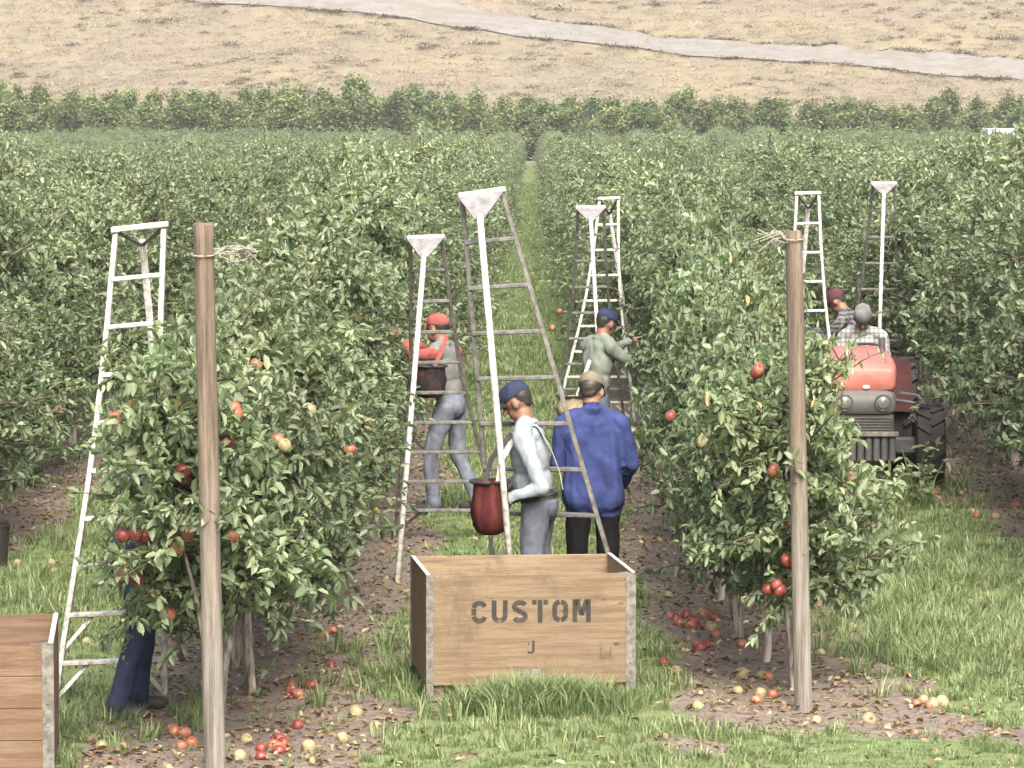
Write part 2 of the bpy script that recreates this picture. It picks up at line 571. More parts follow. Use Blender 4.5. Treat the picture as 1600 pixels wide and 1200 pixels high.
# ------------------------------------------------------------------ instancing for what nobody could count
def scatter(name, protos, pos, rot, scl, idx, label, cat):
    pc = bpy.data.collections.new(name + '_kinds')
    for i, me in enumerate(protos):
        pc.objects.link(bpy.data.objects.new('%s_kind_%02d' % (name, i), me))
    n = len(pos)
    me = bpy.data.meshes.new(name)
    me.vertices.add(n)
    me.vertices.foreach_set('co', np.asarray(pos, np.float32).ravel())
    for an, ty, arr, key in (('rot', 'FLOAT_VECTOR', rot, 'vector'), ('scl', 'FLOAT_VECTOR', scl, 'vector'), ('idx', 'INT', idx, 'value')):
        a = me.attributes.new(an, ty, 'POINT')
        a.data.foreach_set(key, np.asarray(arr, np.int32 if ty == 'INT' else np.float32).ravel())
    o = link(name, me)
    ng = bpy.data.node_groups.new(name, 'GeometryNodeTree')
    ng.interface.new_socket('Geometry', in_out='INPUT', socket_type='NodeSocketGeometry')
    ng.interface.new_socket('Geometry', in_out='OUTPUT', socket_type='NodeSocketGeometry')
    N, L = ng.nodes, ng.links
    gi, go = N.new('NodeGroupInput'), N.new('NodeGroupOutput')
    iop, ci = N.new('GeometryNodeInstanceOnPoints'), N.new('GeometryNodeCollectionInfo')
    ci.inputs['Collection'].default_value = pc
    ci.inputs['Separate Children'].default_value = True
    ci.inputs['Reset Children'].default_value = True
    L.new(gi.outputs[0], iop.inputs['Points'])
    L.new(ci.outputs[0], iop.inputs['Instance'])
    iop.inputs['Pick Instance'].default_value = True
    for an, ty, sock in (('rot', 'FLOAT_VECTOR', 'Rotation'), ('scl', 'FLOAT_VECTOR', 'Scale'), ('idx', 'INT', 'Instance Index')):
        na = N.new('GeometryNodeInputNamedAttribute')
        na.data_type = ty
        na.inputs['Name'].default_value = an
        L.new(na.outputs['Attribute'], iop.inputs[sock])
    L.new(iop.outputs[0], go.inputs[0])
    md = o.modifiers.new('scatter', 'NODES')
    md.node_group = ng
    return tag(o, label, cat, kind='stuff')


# ------------------------------------------------------------------ the ground: grass alleys, bare strips under the rows
ROW_GAP = 3.15
ROW_X0 = -1.60
LEFT_POST_Y, RIGHT_POST_Y = 19.4, 21.6
ROW_END = 300.0


def row_x(k):            # k = 0 is the row left of the crate, k = 1 the row right of it
    return ROW_X0 + ROW_GAP * k


def row_start(k):
    return 19.8 if k <= 0 else 22.0


def dirt(x, y):
    n = noise.noise(Vector((x * .9, y * .45, 3.1))) * .30 + noise.noise(Vector((x * 2.7, y * 2.2, 9.0))) * .16
    k = round((x - ROW_X0) / ROW_GAP)
    d = abs(x - row_x(k))
    far = sstep(40, 90, y)
    m = sstep(1.02 - .25 * far, .62 - .25 * far, d + n)
    m *= sstep(row_start(k) - 1.9, row_start(k) - .2, y + n * 2.0)
    m *= 1 - sstep(ROW_END - 2, ROW_END, y)
    for bx, by, br in ((-1.0, 21.5, .78), (-1.0, 23.6, .5), (2.15, 21.0, .62), (3.1, 20.6, .6), (-1.55, 19.6, .85), (.9, 20.2, .28), (-.3, 20.0, .25), (2.75, 20.6, .5), (1.35, 21.2, .45), (4.0, 33.5, .9)):
        m = max(m, sstep(br, br * .35, math.hypot(x - bx, (y - by) * .8) + n * .8))
    m = max(m, .85 * sstep(ROW_END - 1, ROW_END + 3, y + n))
    return m


def ground_z(x, y):
    if y > 70 or abs(x) > 14: return 0.0
    f = (1 - sstep(50, 70, y)) * (1 - sstep(9, 14, abs(x)))
    return f * (noise.noise(Vector((x * .8, y * .6, 0))) * .03 + noise.noise(Vector((x * 3.1, y * 2.6, 5))) * .016)


def build_ground():
    gx = np.concatenate([-np.geomspace(1500, 8, 26), np.arange(-7.5, 7.6, .1), np.geomspace(8, 1500, 26)])
    gy = np.concatenate([[-600, -200, -60, -10, 4, 10, 13], np.arange(15, 48, .12), np.arange(48, 110, .6), np.geomspace(111, 420, 70), [600, 1000, 1800]])
    V, D = [], []
    for y in gy:
        for x in gx:
            V.append((x, y, ground_z(x, y)))
            D.append(dirt(x, y) if 10 < y < 330 and abs(x) < 60 else 0.3)
    nx, ny = len(gx), len(gy)
    ii = np.arange(nx * ny).reshape(ny, nx)
    F = np.stack([ii[:-1, :-1], ii[:-1, 1:], ii[1:, 1:], ii[1:, :-1]], -1).reshape(-1, 4)
    me = np_mesh('ground', V, [F])
    a = me.attributes.new('dirt', 'FLOAT', 'POINT')
    a.data.foreach_set('value', np.asarray(D, np.float32))
    o = link('ground', me, M['ground'], smooth=True)
    tag(o, 'orchard floor with green grass alleys and bare brown strips under the trees', 'ground', kind='structure')


build_ground()

# ------------------------------------------------------------------ dry hillside with the pale road behind the windbreak
HILL_Y, HILL_S = 355.0, .30
ROAD = [(-62, 421), (-30, 403.2), (-12.6, 397.2), (-2, 391.8), (11, 389.2), (24, 385.2), (49, 379.0), (85, 369)]
ROADW = [13, 12.5, 12, 11, 10, 9.2, 8.2, 7.4]


def road_edge(x):
    xs, ys = [p[0] for p in ROAD], [p[1] for p in ROAD]
    return float(np.interp(x, xs, ys)) + .3 * math.sin(x * .21) + .35 * noise.noise(Vector((x * .6, 1, 5)))


def road_w(x):
    return float(np.interp(x, [p[0] for p in ROAD], ROADW)) + 1.6 * noise.noise(Vector((x * .13, 3, 1))) + 1.2 * noise.noise(Vector((x * .5, 8, 1)))


def hill_z(x, y):
    t = y - HILL_Y
    z = HILL_S * max(t, 0) if t > 0 else HILL_S * .2 * t
    k = sstep(0, 25, t)
    z += k * (noise.noise(Vector((x * .03, y * .04, 2))) * 1.6 + noise.noise(Vector((x * .16, y * .2, 4))) * .35)
    return z


def bench_z(x, y):
    """hill with the road cut in as a bench"""
    e, w = road_edge(x), road_w(x)
    z = hill_z(x, y)
    q = (y - e) / w
    if -.25 < q < 1.25:
        flat = hill_z(x, e) + (hill_z(x, e + w) - hill_z(x, e)) * (.10 + .80 * min(max(q, 0), 1))
        blend = sstep(-.25, 0, q) * (1 - sstep(1.0, 1.25, q))
        z = z * (1 - blend) + flat * blend
    return z


def build_hill():
    gx = np.concatenate([np.arange(-420, -90, 15), np.arange(-90, 90, .9), np.arange(90, 421, 15)])
    gy = np.concatenate([np.arange(346, 440, .8), np.arange(441, 620, 9)])
    V = [(x, y, bench_z(x, y) if abs(x) < 95 and y < 440 else hill_z(x, y)) for y in gy for x in gx]
    nx, ny = len(gx), len(gy)
    ii = np.arange(nx * ny).reshape(ny, nx)
    F = np.stack([ii[:-1, :-1], ii[:-1, 1:], ii[1:, 1:], ii[1:, :-1]], -1).reshape(-1, 4)
    o = link('hill', np_mesh('hill', V, [F]), M['hill'], smooth=True)
    tag(o, 'dry tan hillside with sparse scrub rising behind the orchard', 'hill', kind='structure')
    V, n = [], 0
    xs = np.arange(-90, 90, .9)
    for x in xs:
        e, w = road_edge(x), road_w(x)
        for q in np.linspace(0, 1, 9):
            y = e + w * q
            V.append((x, y, bench_z(x, y) + .16))
    ii = np.arange(len(V)).reshape(len(xs), 9)
    F = np.stack([ii[:-1, :-1], ii[1:, :-1], ii[1:, 1:], ii[:-1, 1:]], -1).reshape(-1, 4)
    o = link('road', np_mesh('road', V, [F]), M['gravel'], smooth=True)
    tag(o, 'pale gravel road slanting across the dry hillside', 'road', kind='structure')


build_hill()


# ------------------------------------------------------------------ leaves, trees
def unit(v):
    return v / (np.linalg.norm(v, axis=-1, keepdims=True) + 1e-9)


def leaf_arrays(P, D, N, L, W):
    """folded six-cornered leaves: P foot, D direction, N upper side"""
    S = unit(np.cross(D, N))
    N = np.cross(S, D)
    L, W = L[:, None], W[:, None]
    b = P
    l1 = P + D * L * .30 + S * W * .46 + N * W * .20
    l2 = P + D * L * .72 + S * W * .36 + N * W * .08
    t = P + D * L - N * L * .16
    r1 = P + D * L * .30 - S * W * .46 + N * W * .20
    r2 = P + D * L * .72 - S * W * .36 + N * W * .08
    V = np.stack([b, l1, l2, t, r2, r1], 1).reshape(-1, 3)
    i = np.arange(len(P))[:, None] * 6
    F = np.concatenate([i + np.array([[0, 3, 2, 1]]), i + np.array([[0, 5, 4, 3]])], 1).reshape(-1, 4)
    return V, F


def np_tube(pts, rad, n):
    pts = np.asarray(pts, float)
    V = []
    for i, p in enumerate(pts):
        d = unit(pts[min(i + 1, len(pts) - 1)] - pts[max(i - 1, 0)])
        s = np.cross(d, [0.31, 0.95, .1]); s = unit(s); u = np.cross(s, d)
        for k in range(n):
            a = 2 * math.pi * k / n
            V.append(p + (s * math.cos(a) + u * math.sin(a)) * rad[i])
    m = len(pts)
    F = [(i * n + k, i * n + (k + 1) % n, (i + 1) * n + (k + 1) % n, (i + 1) * n + k) for i in range(m - 1) for k in range(n)]
    return np.array(V), np.array(F)


def apple_tree(seed, H=2.8, half=.66, along=.72, n_limb=24, leafL=.070, base=.45, shoots=8, per=(13, 21), top=.42):
    r = np.random.default_rng(seed)
    WV, WF, WM, off = [], [], [], 0

    def wood(pts, rad, n, m=1):
        nonlocal off
        v, f = np_tube(pts, rad, n)
        WV.append(v); WF.append(f + off); off += len(v)
        WM.extend([m] * len(f))

    lean = r.normal(0, .07, 2)
    tz = np.linspace(0, 1, 8)
    tr = np.stack([lean[0] * tz + .05 * np.sin(tz * 5 + seed), lean[1] * tz + .05 * np.cos(tz * 4 + seed) - .05, tz * H * .93], 1)
    wood(tr, np.interp(tz, [0, .1, 1], [.036, .027, .008]), 7, 0)
    for _s in range(2 if r.random() < .6 else 1):          # further stems from the foot
        q = tr[:5].copy(); q[:, 0] += np.linspace(0, r.normal(0, .2), 5); q[:, 1] += np.linspace(0, r.normal(0, .3), 5)
        wood(q, [.026, .023, .019, .015, .009], 6, 0)
    P, D = [], []

    def leafy(p0, dirv, length, nl):
        k = 4
        pts = [p0]
        d = dirv.copy()
        for j in range(k):
            d = unit(d + r.normal(0, .16, 3) + np.array([0, 0, -.05]))
            pts.append(pts[-1] + d * length / k)
        pts = np.array(pts)
        wood(pts, np.linspace(.006, .002, k + 1), 3)
        t = r.uniform(.05, 1, nl)
        idx = np.minimum((t * k).astype(int), k - 1)
        fr = (t * k - idx)[:, None]
        P.append(pts[idx] * (1 - fr) + pts[idx + 1] * fr)
        ld = unit(d[None, :] * .45 + r.normal(0, .75, (nl, 3)) + np.array([0, 0, -.28]))
        D.append(ld)

    for i in range(n_limb):
        z = base + .08 + (H * .90 - base) * (i + r.uniform(0, 1)) / n_limb
        f = z / (H * .93)
        p0 = np.array([np.interp(f, tz, tr[:, 0]), np.interp(f, tz, tr[:, 1]), z])
        az = i * 2.4 + r.normal(0, .4)
        wid = 1.0 - top * sstep(.35, 1.0, z / H) - .25 * sstep(.45, .2, z / H)
        reach = np.array([half * wid * r.uniform(.65, 1.2), along * r.uniform(.6, 1.15)])
        tip = p0 + np.array([math.cos(az) * reach[0], math.sin(az) * reach[1], r.uniform(-.12, .42)])
        mid = (p0 + tip) / 2 + np.array([0, 0, r.uniform(.0, .12)])
        limb = np.array([p0, (p0 + mid) / 2 + r.normal(0, .02, 3), mid, (mid + tip) / 2 + r.normal(0, .03, 3), tip])
        wood(limb, [.016, .013, .010, .007, .004], 4)
        out = unit(tip - p0)
        for j in range(shoots):
            t = r.uniform(.12, 1.0)
            q = t * 4; a = min(int(q), 3)
            s0 = limb[a] * (1 - (q - a)) + limb[a + 1] * (q - a)
            sd = unit(out * .5 + r.normal(0, .6, 3) + np.array([0, 0, .30]))
            leafy(s0, sd, r.uniform(.16, .40), int(r.integers(*per)))
    for i in range(9):                        # upright shoots of the year at the top
        z = H * r.uniform(.72, .93)
        p0 = np.array([lean[0] + r.normal(0, .2), lean[1] + r.normal(0, .32), z])
        f_ = (z - .3) / (H * .93)
        tp = np.array([np.interp(f_, tz, tr[:, 0]), np.interp(f_, tz, tr[:, 1]), z - .3])
        wood(np.array([tp, (tp + p0) / 2 + np.array([0, 0, -.03]), p0]), [.010, .008, .006], 4)
        leafy(p0, unit(np.array([r.normal(0, .22), r.normal(0, .22), 1.0])), r.uniform(.25, .55), 16)
    P, D = np.concatenate(P), np.concatenate(D)
    keep = P[:, 2] > .22
    P, D = P[keep], D[keep]
    n = len(P)
    N = unit(np.array([0, 0, 1.0]) + r.normal(0, .55, (n, 3)) + np.stack([P[:, 0] * .9, P[:, 1] * .3, np.zeros(n)], 1))
    L = leafL * r.uniform(.5, 1.28, n)
    LV, LF = leaf_arrays(P, D, N, L, L * r.uniform(.42, .60, n))
    clump = np.array([noise.noise(Vector(p) * 2.2 + Vector((seed, 0, 0))) for p in P])
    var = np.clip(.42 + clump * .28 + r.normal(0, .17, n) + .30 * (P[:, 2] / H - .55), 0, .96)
    var = np.where(r.random(n) < .004, 1.0, var)
    return (np.concatenate(WV), np.concatenate(WF), WM), (LV, LF, np.repeat(var, 2))


def tree_meshes(tag_, data, wood_mat, leaf_mat):
    WV, WF = data[0][:2]
    wm = data[0][2] if len(data[0]) > 2 else [0] * len(WF)
    LV, LF, var = data[1]
    tm = np_mesh(tag_ + '_trunk', WV, [WF], mat_idx=wm)
    tm.materials.append(wood_mat); tm.materials.append(M['twig'])
    tm.polygons.foreach_set('use_smooth', [True] * len(tm.polygons))
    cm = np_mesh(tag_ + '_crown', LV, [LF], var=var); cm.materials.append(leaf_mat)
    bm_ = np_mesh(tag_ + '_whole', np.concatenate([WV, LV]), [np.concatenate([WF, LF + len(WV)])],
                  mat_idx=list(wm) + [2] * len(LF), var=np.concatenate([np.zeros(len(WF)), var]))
    for m_ in (wood_mat, M['twig'], leaf_mat): bm_.materials.append(m_)
    return tm, cm, bm_


N_KIND = 9
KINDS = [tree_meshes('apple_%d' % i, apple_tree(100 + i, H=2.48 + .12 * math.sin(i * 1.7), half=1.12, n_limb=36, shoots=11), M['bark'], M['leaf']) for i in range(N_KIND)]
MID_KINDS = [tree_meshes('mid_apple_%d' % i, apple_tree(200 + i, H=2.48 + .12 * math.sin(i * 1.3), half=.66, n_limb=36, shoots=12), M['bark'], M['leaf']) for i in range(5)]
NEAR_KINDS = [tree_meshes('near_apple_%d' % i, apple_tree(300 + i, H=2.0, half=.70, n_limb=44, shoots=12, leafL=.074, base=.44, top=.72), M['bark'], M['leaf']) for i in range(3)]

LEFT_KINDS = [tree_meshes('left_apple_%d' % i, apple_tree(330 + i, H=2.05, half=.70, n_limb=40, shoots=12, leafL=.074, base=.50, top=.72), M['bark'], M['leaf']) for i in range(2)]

TREES = []           # (empty, world matrix) of the trees built one by one


def tree_spot(k, i):
    r = random.Random(k * 1000 + i)
    return (row_x(k) + r.gauss(0, .05), row_start(k) + .45 + i * 1.0 + r.gauss(0, .10))


def tree_height(k, y):
    """the row ends are lower than the rest"""
    return .78 + .22 * sstep(2, 11, y - row_start(k))


ROW_WORDS = {0: 'row left of centre crate', 1: 'row right of centre crate', -1: 'second row left of centre crate',
             2: 'second row right of centre crate', -2: 'third row left of centre crate', 3: 'third row right of centre crate'}
FIRST = {0: (0, 85), 1: (0, 85), -1: (12, 46), 2: (12, 46), -2: (34, 19), 3: (34, 19)}
single = set()
for k, (i0, cnt) in FIRST.items():
    for j in range(cnt):
        i = i0 + j
        single.add((k, i))
        x, y = tree_spot(k, i)
        if k == 1 and 0 < i < 9: x -= .12
        if k == 1 and 9 <= i < 22: x += .10
        if k == 0 and i < 4: x -= .14
        r = random.Random(k * 777 + i)
        near = (k == 0 and i < 4) or (k == 1 and i < 9)
        tm, cm, _ = (LEFT_KINDS[i % 2] if near and k == 0 and i < 3 else NEAR_KINDS[(i + k) % 3] if near else MID_KINDS[r.randrange(5)] if y < 44 else KINDS[r.randrange(N_KIND)])
        e = empty('apple_tree', (x, y, ground_z(x, y) - .02), r.choice((0, math.pi)) + r.gauss(0, .2))
        h = 1.0 + .025 * max(0, i - 2) if near else tree_height(k, y) * r.uniform(.86, 1.10) * (1 - .17 * sstep(55, 130, y))
        sc = r.uniform(.92, 1.1)
        sx = 1.0
        if k == 1 and i < 9: sx, h = .76, h * (.93 if i < 3 else 1.0)
        if k == 1 and 9 <= i < 22: sx = .84
        if k == 0 and i < 4: sx = .98
        e.scale = (sc * sx, sc, h)
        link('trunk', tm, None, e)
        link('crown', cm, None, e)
        word = 'near end' if k in (0, 1) else ('left picture edge' if k < 0 else 'right picture edge')
        tag(e, 'apple tree, %s from %s, %s' % (ordinal(j + 1), word, ROW_WORDS[k]), 'apple tree', 'apple trees planted in rows')
        TREES.append((e, Matrix.LocRotScale(e.location, e.rotation_euler, e.scale)))

pos, rot, scl, idx = [], [], [], []
for k in range(-18, 20):
    i = 0
    while True:
        x, y = tree_spot(k, i)
        if y > ROW_END - 8 + random.Random(k).uniform(0, 16): break
        lim = 9 + y * .145
        if (k, i) not in single and abs(x - 0.0) < lim and y > 26:
            r = random.Random(k * 777 + i)
            pos.append((x, y, ground_z(x, y) - .02)); rot.append((0, 0, r.uniform(0, 6.28) if y > 60 else r.choice((0, 3.1416))))
            s = r.uniform(.92, 1.12)
            scl.append((s, s, r.uniform(.76, 1.15) * (1 - .17 * sstep(55, 130, y)) * (1 + .22 * noise.noise(Vector((x * .09, y * .03, 4)))))); idx.append(r.randrange(N_KIND))
        i += 1
scatter('apple_orchard', [kd[2] for kd in KINDS], pos, rot, scl, idx, 'mass of distant apple trees filling the rows back to the windbreak', 'orchard')


# ------------------------------------------------------------------ windbreak
def wind_tree(seed, H, half):
    r = np.random.default_rng(seed)
    WV, WF, off = [], [], 0

    def wood(pts, rad, n):
        nonlocal off
        v, f = np_tube(pts, rad, n)
        WV.append(v); WF.append(f + off); off += len(v)
    tz = np.linspace(0, 1, 7)
    tr = np.stack([.25 * np.sin(tz * 3 + seed), .2 * np.cos(tz * 2.5 + seed), tz * H * .9], 1)
    wood(tr, np.linspace(.16, .03, 7), 6)
    P, D = [], []
    for i in range(34):
        f = r.uniform(.05, .92)
        p0 = np.array([np.interp(f, tz, tr[:, 0]), np.interp(f, tz, tr[:, 1]), f * H * .9])
        az = r.uniform(0, 6.28)
        w = half * (math.sin(min(1, f * 1.15 + .12) * math.pi) ** .6) * r.uniform(.55, 1.15)
        tip = p0 + np.array([math.cos(az) * w, math.sin(az) * w, r.uniform(.1, .28) * H * (1 - .5 * f)])
        pts = np.linspace(p0, tip, 5) + r.normal(0, .06, (5, 3))
        wood(pts, [.05, .04, .03, .02, .01], 4)
        for j in range(7):
            t = r.uniform(.25, 1.05)
            c = p0 + (tip - p0) * t + r.normal(0, .18, 3)
            m = 20
            P.append(c + r.normal(0, 1, (m, 3)) * np.array([.26, .26, .30]))
            D.append(unit(r.normal(0, 1, (m, 3)) + np.array([0, 0, .2])))
    P, D = np.concatenate(P), np.concatenate(D)
    n = len(P)
    N = unit(np.array([0, 0, 1.0]) + r.normal(0, .7, (n, 3)))
    L = r.uniform(.16, .34, n)
    LV, LF = leaf_arrays(P, D, N, L, L * .6)
    clump = np.array([noise.noise(Vector(p) * .8 + Vector((seed, 0, 0))) for p in P])
    var = np.clip(.45 + clump * .35 + r.normal(0, .15, n), 0, 1)
    return (np.concatenate(WV), np.concatenate(WF)), (LV, LF, np.repeat(var, 2))


WK = [tree_meshes('wind_%d' % i, wind_tree(50 + i, H, hf), M['darkbark'], M['windleaf'])
      for i, (H, hf) in enumerate([(6.2, 2.3), (5.4, 2.5), (7.0, 2.2), (5.0, 2.1), (6.4, 2.6), (5.8, 2.0)])]
# outline of the belt of trees in the photograph: (picture x, picture y of the tops)
OUT = [(-60, 120), (0, 122), (60, 134), (130, 140), (200, 136), (270, 134), (330, 142), (390, 138), (460, 122), (500, 132), (555, 117), (600, 130), (640, 128),
       (700, 138), (735, 134), (790, 146), (830, 144), (880, 148), (930, 143), (980, 150), (1030, 148), (1085, 128), (1130, 148), (1190, 150), (1250, 152), (1310, 150),
       (1370, 154), (1430, 156), (1480, 140), (1530, 152), (1590, 148), (1650, 150)]
r = random.Random(3)
spots = []
for px in range(-70, 1690, 34):
    spots.append((px + r.uniform(-12, 12), 326 + r.uniform(-3, 3), 0))
for px in range(-50, 1690, 40):
    spots.append((px + r.uniform(-14, 14), 318 + r.uniform(-2.5, 2.5), 1))
spots.sort(key=lambda s: (s[2], s[0]))
cnt = [0, 0]
for px, y, front in spots:
    top = float(np.interp(px, [o[0] for o in OUT], [o[1] for o in OUT])) + r.uniform(-3, 7) + (16 if front else 0)
    p = at(px, top, y)
    kd = r.randrange(len(WK))
    Hk = [6.2, 5.4, 7.0, 5.0, 6.4, 5.8][kd]
    e = empty('windbreak_tree', (p.x, y, 0), r.uniform(0, 6.28))
    hs = p.z / (Hk * 1.03)
    e.scale = (r.uniform(1.0, 1.3), r.uniform(.9, 1.2), hs)
    link('trunk', WK[kd][0], None, e)
    link('crown', WK[kd][1], None, e)
    cnt[front] += 1
    tag(e, '%s bushy tree from the left in the %s of the windbreak' % (ordinal(cnt[front]), 'lower front line' if front else 'taller back line'), 'tree', 'windbreak trees behind the orchard')


# scrub on the hill and the dark stones along the lower road edge
def bush(seed, n=90, s=.5, mat='scrub'):
    r = np.random.default_rng(seed)
    P = r.normal(0, 1, (n, 3)) * np.array([s, s, s * .5]); P[:, 2] = np.abs(P[:, 2])
    D = unit(P + r.normal(0, .3, (n, 3)))
    N = unit(np.array([0, 0, 1.]) + r.normal(0, .7, (n, 3)))
    L = r.uniform(.2, .45, n) * s * 1.6
    V, F = leaf_arrays(P, D, N, L, L * .5)
    me = np_mesh('scrub_bush_%d' % seed, V, [F], var=np.repeat(np.clip(r.normal(.45, .25, n), 0, 1), 2))
    me.materials.append(M[mat])
    return me


pos, rot, scl, idx = [], [], [], []
r = random.Random(11)
for _ in range(5200):
    x, y = r.uniform(-75, 80), r.uniform(353, 436)
    dens = .05 + .42 * sstep(.02, .4, noise.noise(Vector((x * .06, y * .09, 7)))) + (.35 if (x > 35 and y > road_edge(x) + 8) else 0)
    e = road_edge(x)
    if e - 1 < y < e + road_w(x) + .5 or r.random() > dens: continue
    pos.append((x, y, bench_z(x, y) - .05)); rot.append((0, 0, r.uniform(0, 6.28)))
    s = r.uniform(.35, 1.0) * (1.25 if r.random() < .08 else .85); scl.append((s, s, s * .8)); idx.append(r.randrange(4))
for _ in range(230):
    x = r.uniform(-60, 80)
    y = road_edge(x) - r.uniform(.1, .7)
    if noise.noise(Vector((x * .25, 0, 0))) < -.12: continue
    pos.append((x, y, bench_z(x, y) - .05)); rot.append((0, 0, r.uniform(0, 6.28)))
    s = r.uniform(.5, .95); scl.append((s, s, s * .7)); idx.append(r.randrange(4))
for _ in range(90):
    x = r.uniform(0, 60)
    y = road_edge(x) + road_w(x) + r.uniform(.2, 1.2)
    pos.append((x, y, bench_z(x, y) - .05)); rot.append((0, 0, r.uniform(0, 6.28)))
    s = r.uniform(.5, 1.0); scl.append((s, s, s * .7)); idx.append(r.randrange(4))
for _ in range(12000):                         # bleached grass clumps
    x, y = r.uniform(-72, 78), 354 + 84 * r.random() ** 1.2
    e = road_edge(x)
    if e + .2 < y < e + road_w(x) - .2 and r.random() > .06: continue
    pos.append((x, y, bench_z(x, y) - .06)); rot.append((0, 0, r.uniform(0, 6.28)))
    s = r.uniform(.25, .75); scl.append((s * 1.3, s, s * .7)); idx.append(4 + r.randrange(3))
scatter('hillside_scrub', [bush(i) for i in range(4)] + [bush(20 + i, 40, .5, 'drygrass') for i in range(3)], pos, rot, scl, idx, 'sparse dry scrub dotted over the tan hillside and road edge', 'scrub')


# ------------------------------------------------------------------ grass and dead leaves
def tuft(seed, n, h, spread):
    r = np.random.default_rng(seed)
    V, F, var, o = [], [], [], 0
    for i in range(n):
        a = r.uniform(0, 6.28)
        p = np.array([math.cos(a), math.sin(a), 0]) * spread * math.sqrt(r.uniform(0, 1))
        hh = h * r.uniform(.5, 1.15)
        out = unit(np.array([math.cos(a + r.normal(0, .8)), math.sin(a + r.normal(0, .8)), 0]))
        side = np.array([-out[1], out[0], 0]) * r.uniform(.0026, .0052)
        bend = hh * r.uniform(.15, .95)
        p1 = p + out * bend * .25 + np.array([0, 0, hh * .55])
        p2 = p + out * bend + np.array([0, 0, hh * r.uniform(.7, 1.0)])
        V += [p - side, p + side, p1 + side * .85, p1 - side * .85, p2]
        F.append(((o, o + 1, o + 2, o + 3), (o + 3, o + 2, o + 4)))
        o += 5
        vv = np.clip(r.normal(.5, .22), 0, .95) if r.random() > .05 else 1.0
        var.append(vv)
    me = np_mesh('grass_tuft_%d' % seed, V, [np.array([f[0] for f in F]), np.array([f[1] for f in F])], var=np.array(var + var))
    me.materials.append(M['grass'])
    return me


TUFTS = [tuft(i, 26, .085, .07) for i in range(4)] + [tuft(10 + i, 30, .16, .07) for i in range(4)] + [tuft(20 + i, 34, .26, .06) for i in range(2)]
pos, rot, scl, idx = [], [], [], []
r = random.Random(21)


def in_crate(x, y):
    return (-.72 < x < .62 and 21.75 < y < 23.3) or (-3.75 < x < -2.32 and 18.7 < y < 20.05)


def grass_zone(x0, x1, y0, y1, per_m2, size=1.0):
    for _ in range(int((x1 - x0) * (y1 - y0) * per_m2)):
        x, y = r.uniform(x0, x1), r.uniform(y0, y1)
        if in_crate(x, y): continue
        d = dirt(x, y)
        lush = noise.noise(Vector((x * .7, y * .5, 12))) * .5 + .5
        if r.random() < sstep(.25, .7, d) * .95 or r.random() > .28 + .85 * lush: continue
        pos.append((x, y, ground_z(x, y) - .01))
        rot.append((r.gauss(0, .12), r.gauss(0, .12), r.uniform(0, 6.28)))
        tall = lush > .52 and r.random() < .55
        s = r.uniform(.55, 1.1) * size * (.62 if y < 21.9 else .82 if y < 32 else 1.0)
        if abs(x) < .9 and 21.0 < y < 21.8:
            s *= .6; tall = False
        scl.append((s, s, s)); idx.append(r.randrange(4, 8) if tall else r.randrange(4))


grass_zone(-3.6, 3.6, 16.8, 22.5, 230)
grass_zone(-3.6, 3.6, 22.5, 30, 130)
grass_zone(-.95, .95, 30, 46, 130)
grass_zone(-5.2, -2.3, 24, 40, 80)
grass_zone(2.2, 5.6, 22.5, 40, 120)
grass_zone(-.9, .9, 46, 100, 60, 1.15)
grass_zone(-.9, .9, 100, 200, 25, 1.5)
for _ in range(420):                           # the long grass that hides the foot of the crate
    x, y = r.gauss(.05, .24), 21.50 + r.gauss(0, .14)
    if y > 21.74: continue
    pos.append((x, y, ground_z(x, y) - .01)); rot.append((r.gauss(0, .15), r.gauss(0, .15), r.uniform(0, 6.28)))
    s = r.uniform(.55, 1.0) * (1 - .5 * abs(x) / 1.0); scl.append((s, s, s)); idx.append(8 + r.randrange(2))
for bx, by, n in ((2.55, 25.5, 260), (2.45, 23.8, 200), (-3.4, 26.5, 200), (-.72, 23.0, 110), (2.9, 28.0, 200), (-2.5, 21.0, 120), (2.9, 33.0, 120)):
    for _ in range(n):
        x, y = r.gauss(bx, .32), r.gauss(by, .8)
        pos.append((x, y, ground_z(x, y) - .01)); rot.append((r.gauss(0, .15), r.gauss(0, .15), r.uniform(0, 6.28)))
        s = r.uniform(.45, .9); scl.append((s, s, s)); idx.append(4 + r.randrange(6))
scatter('grass', TUFTS, pos, rot, scl, idx, 'short green grass and weeds of the headland and the alleys', 'grass')


def dead_leaf(seed):
    rr = np.random.default_rng(seed)
    P, D, N = np.zeros((1, 3)), np.array([[1., 0, .1]]), np.array([[0, rr.normal(0, .3), 1.]])
    V, F = leaf_arrays(P, unit(D), unit(N), np.array([.085]), np.array([.05]))
    me = np_mesh('dead_leaf_%d' % seed, V, [F], var=np.full(2, (seed + .5) / 6))
    me.materials.append(M['litter'])
    return me


pos, rot, scl, idx = [], [], [], []
for _ in range(42000):
    y = 18.5 + 24 * r.random() ** 1.3
    x = r.uniform(-5.5, 5.5)
    d = dirt(x, y)
    if r.random() > .07 + .93 * sstep(.2, .8, d) or abs(x) > 1.2 + y * .125: continue
    pos.append((x, y, ground_z(x, y) + .012 + (.03 * r.random() if d < .4 else 0)))
    rot.append((r.gauss(0, .35), r.gauss(0, .35), r.uniform(0, 6.28)))
    s = r.uniform(.22, .72); scl.append((s, s, s)); idx.append(min(5, int(abs(r.gauss(1.6, 1.8)))))
scatter('leaf_litter', [dead_leaf(i) for i in range(6)], pos, rot, scl, idx, 'dry tan and yellow leaves littering the bare soil', 'litter')

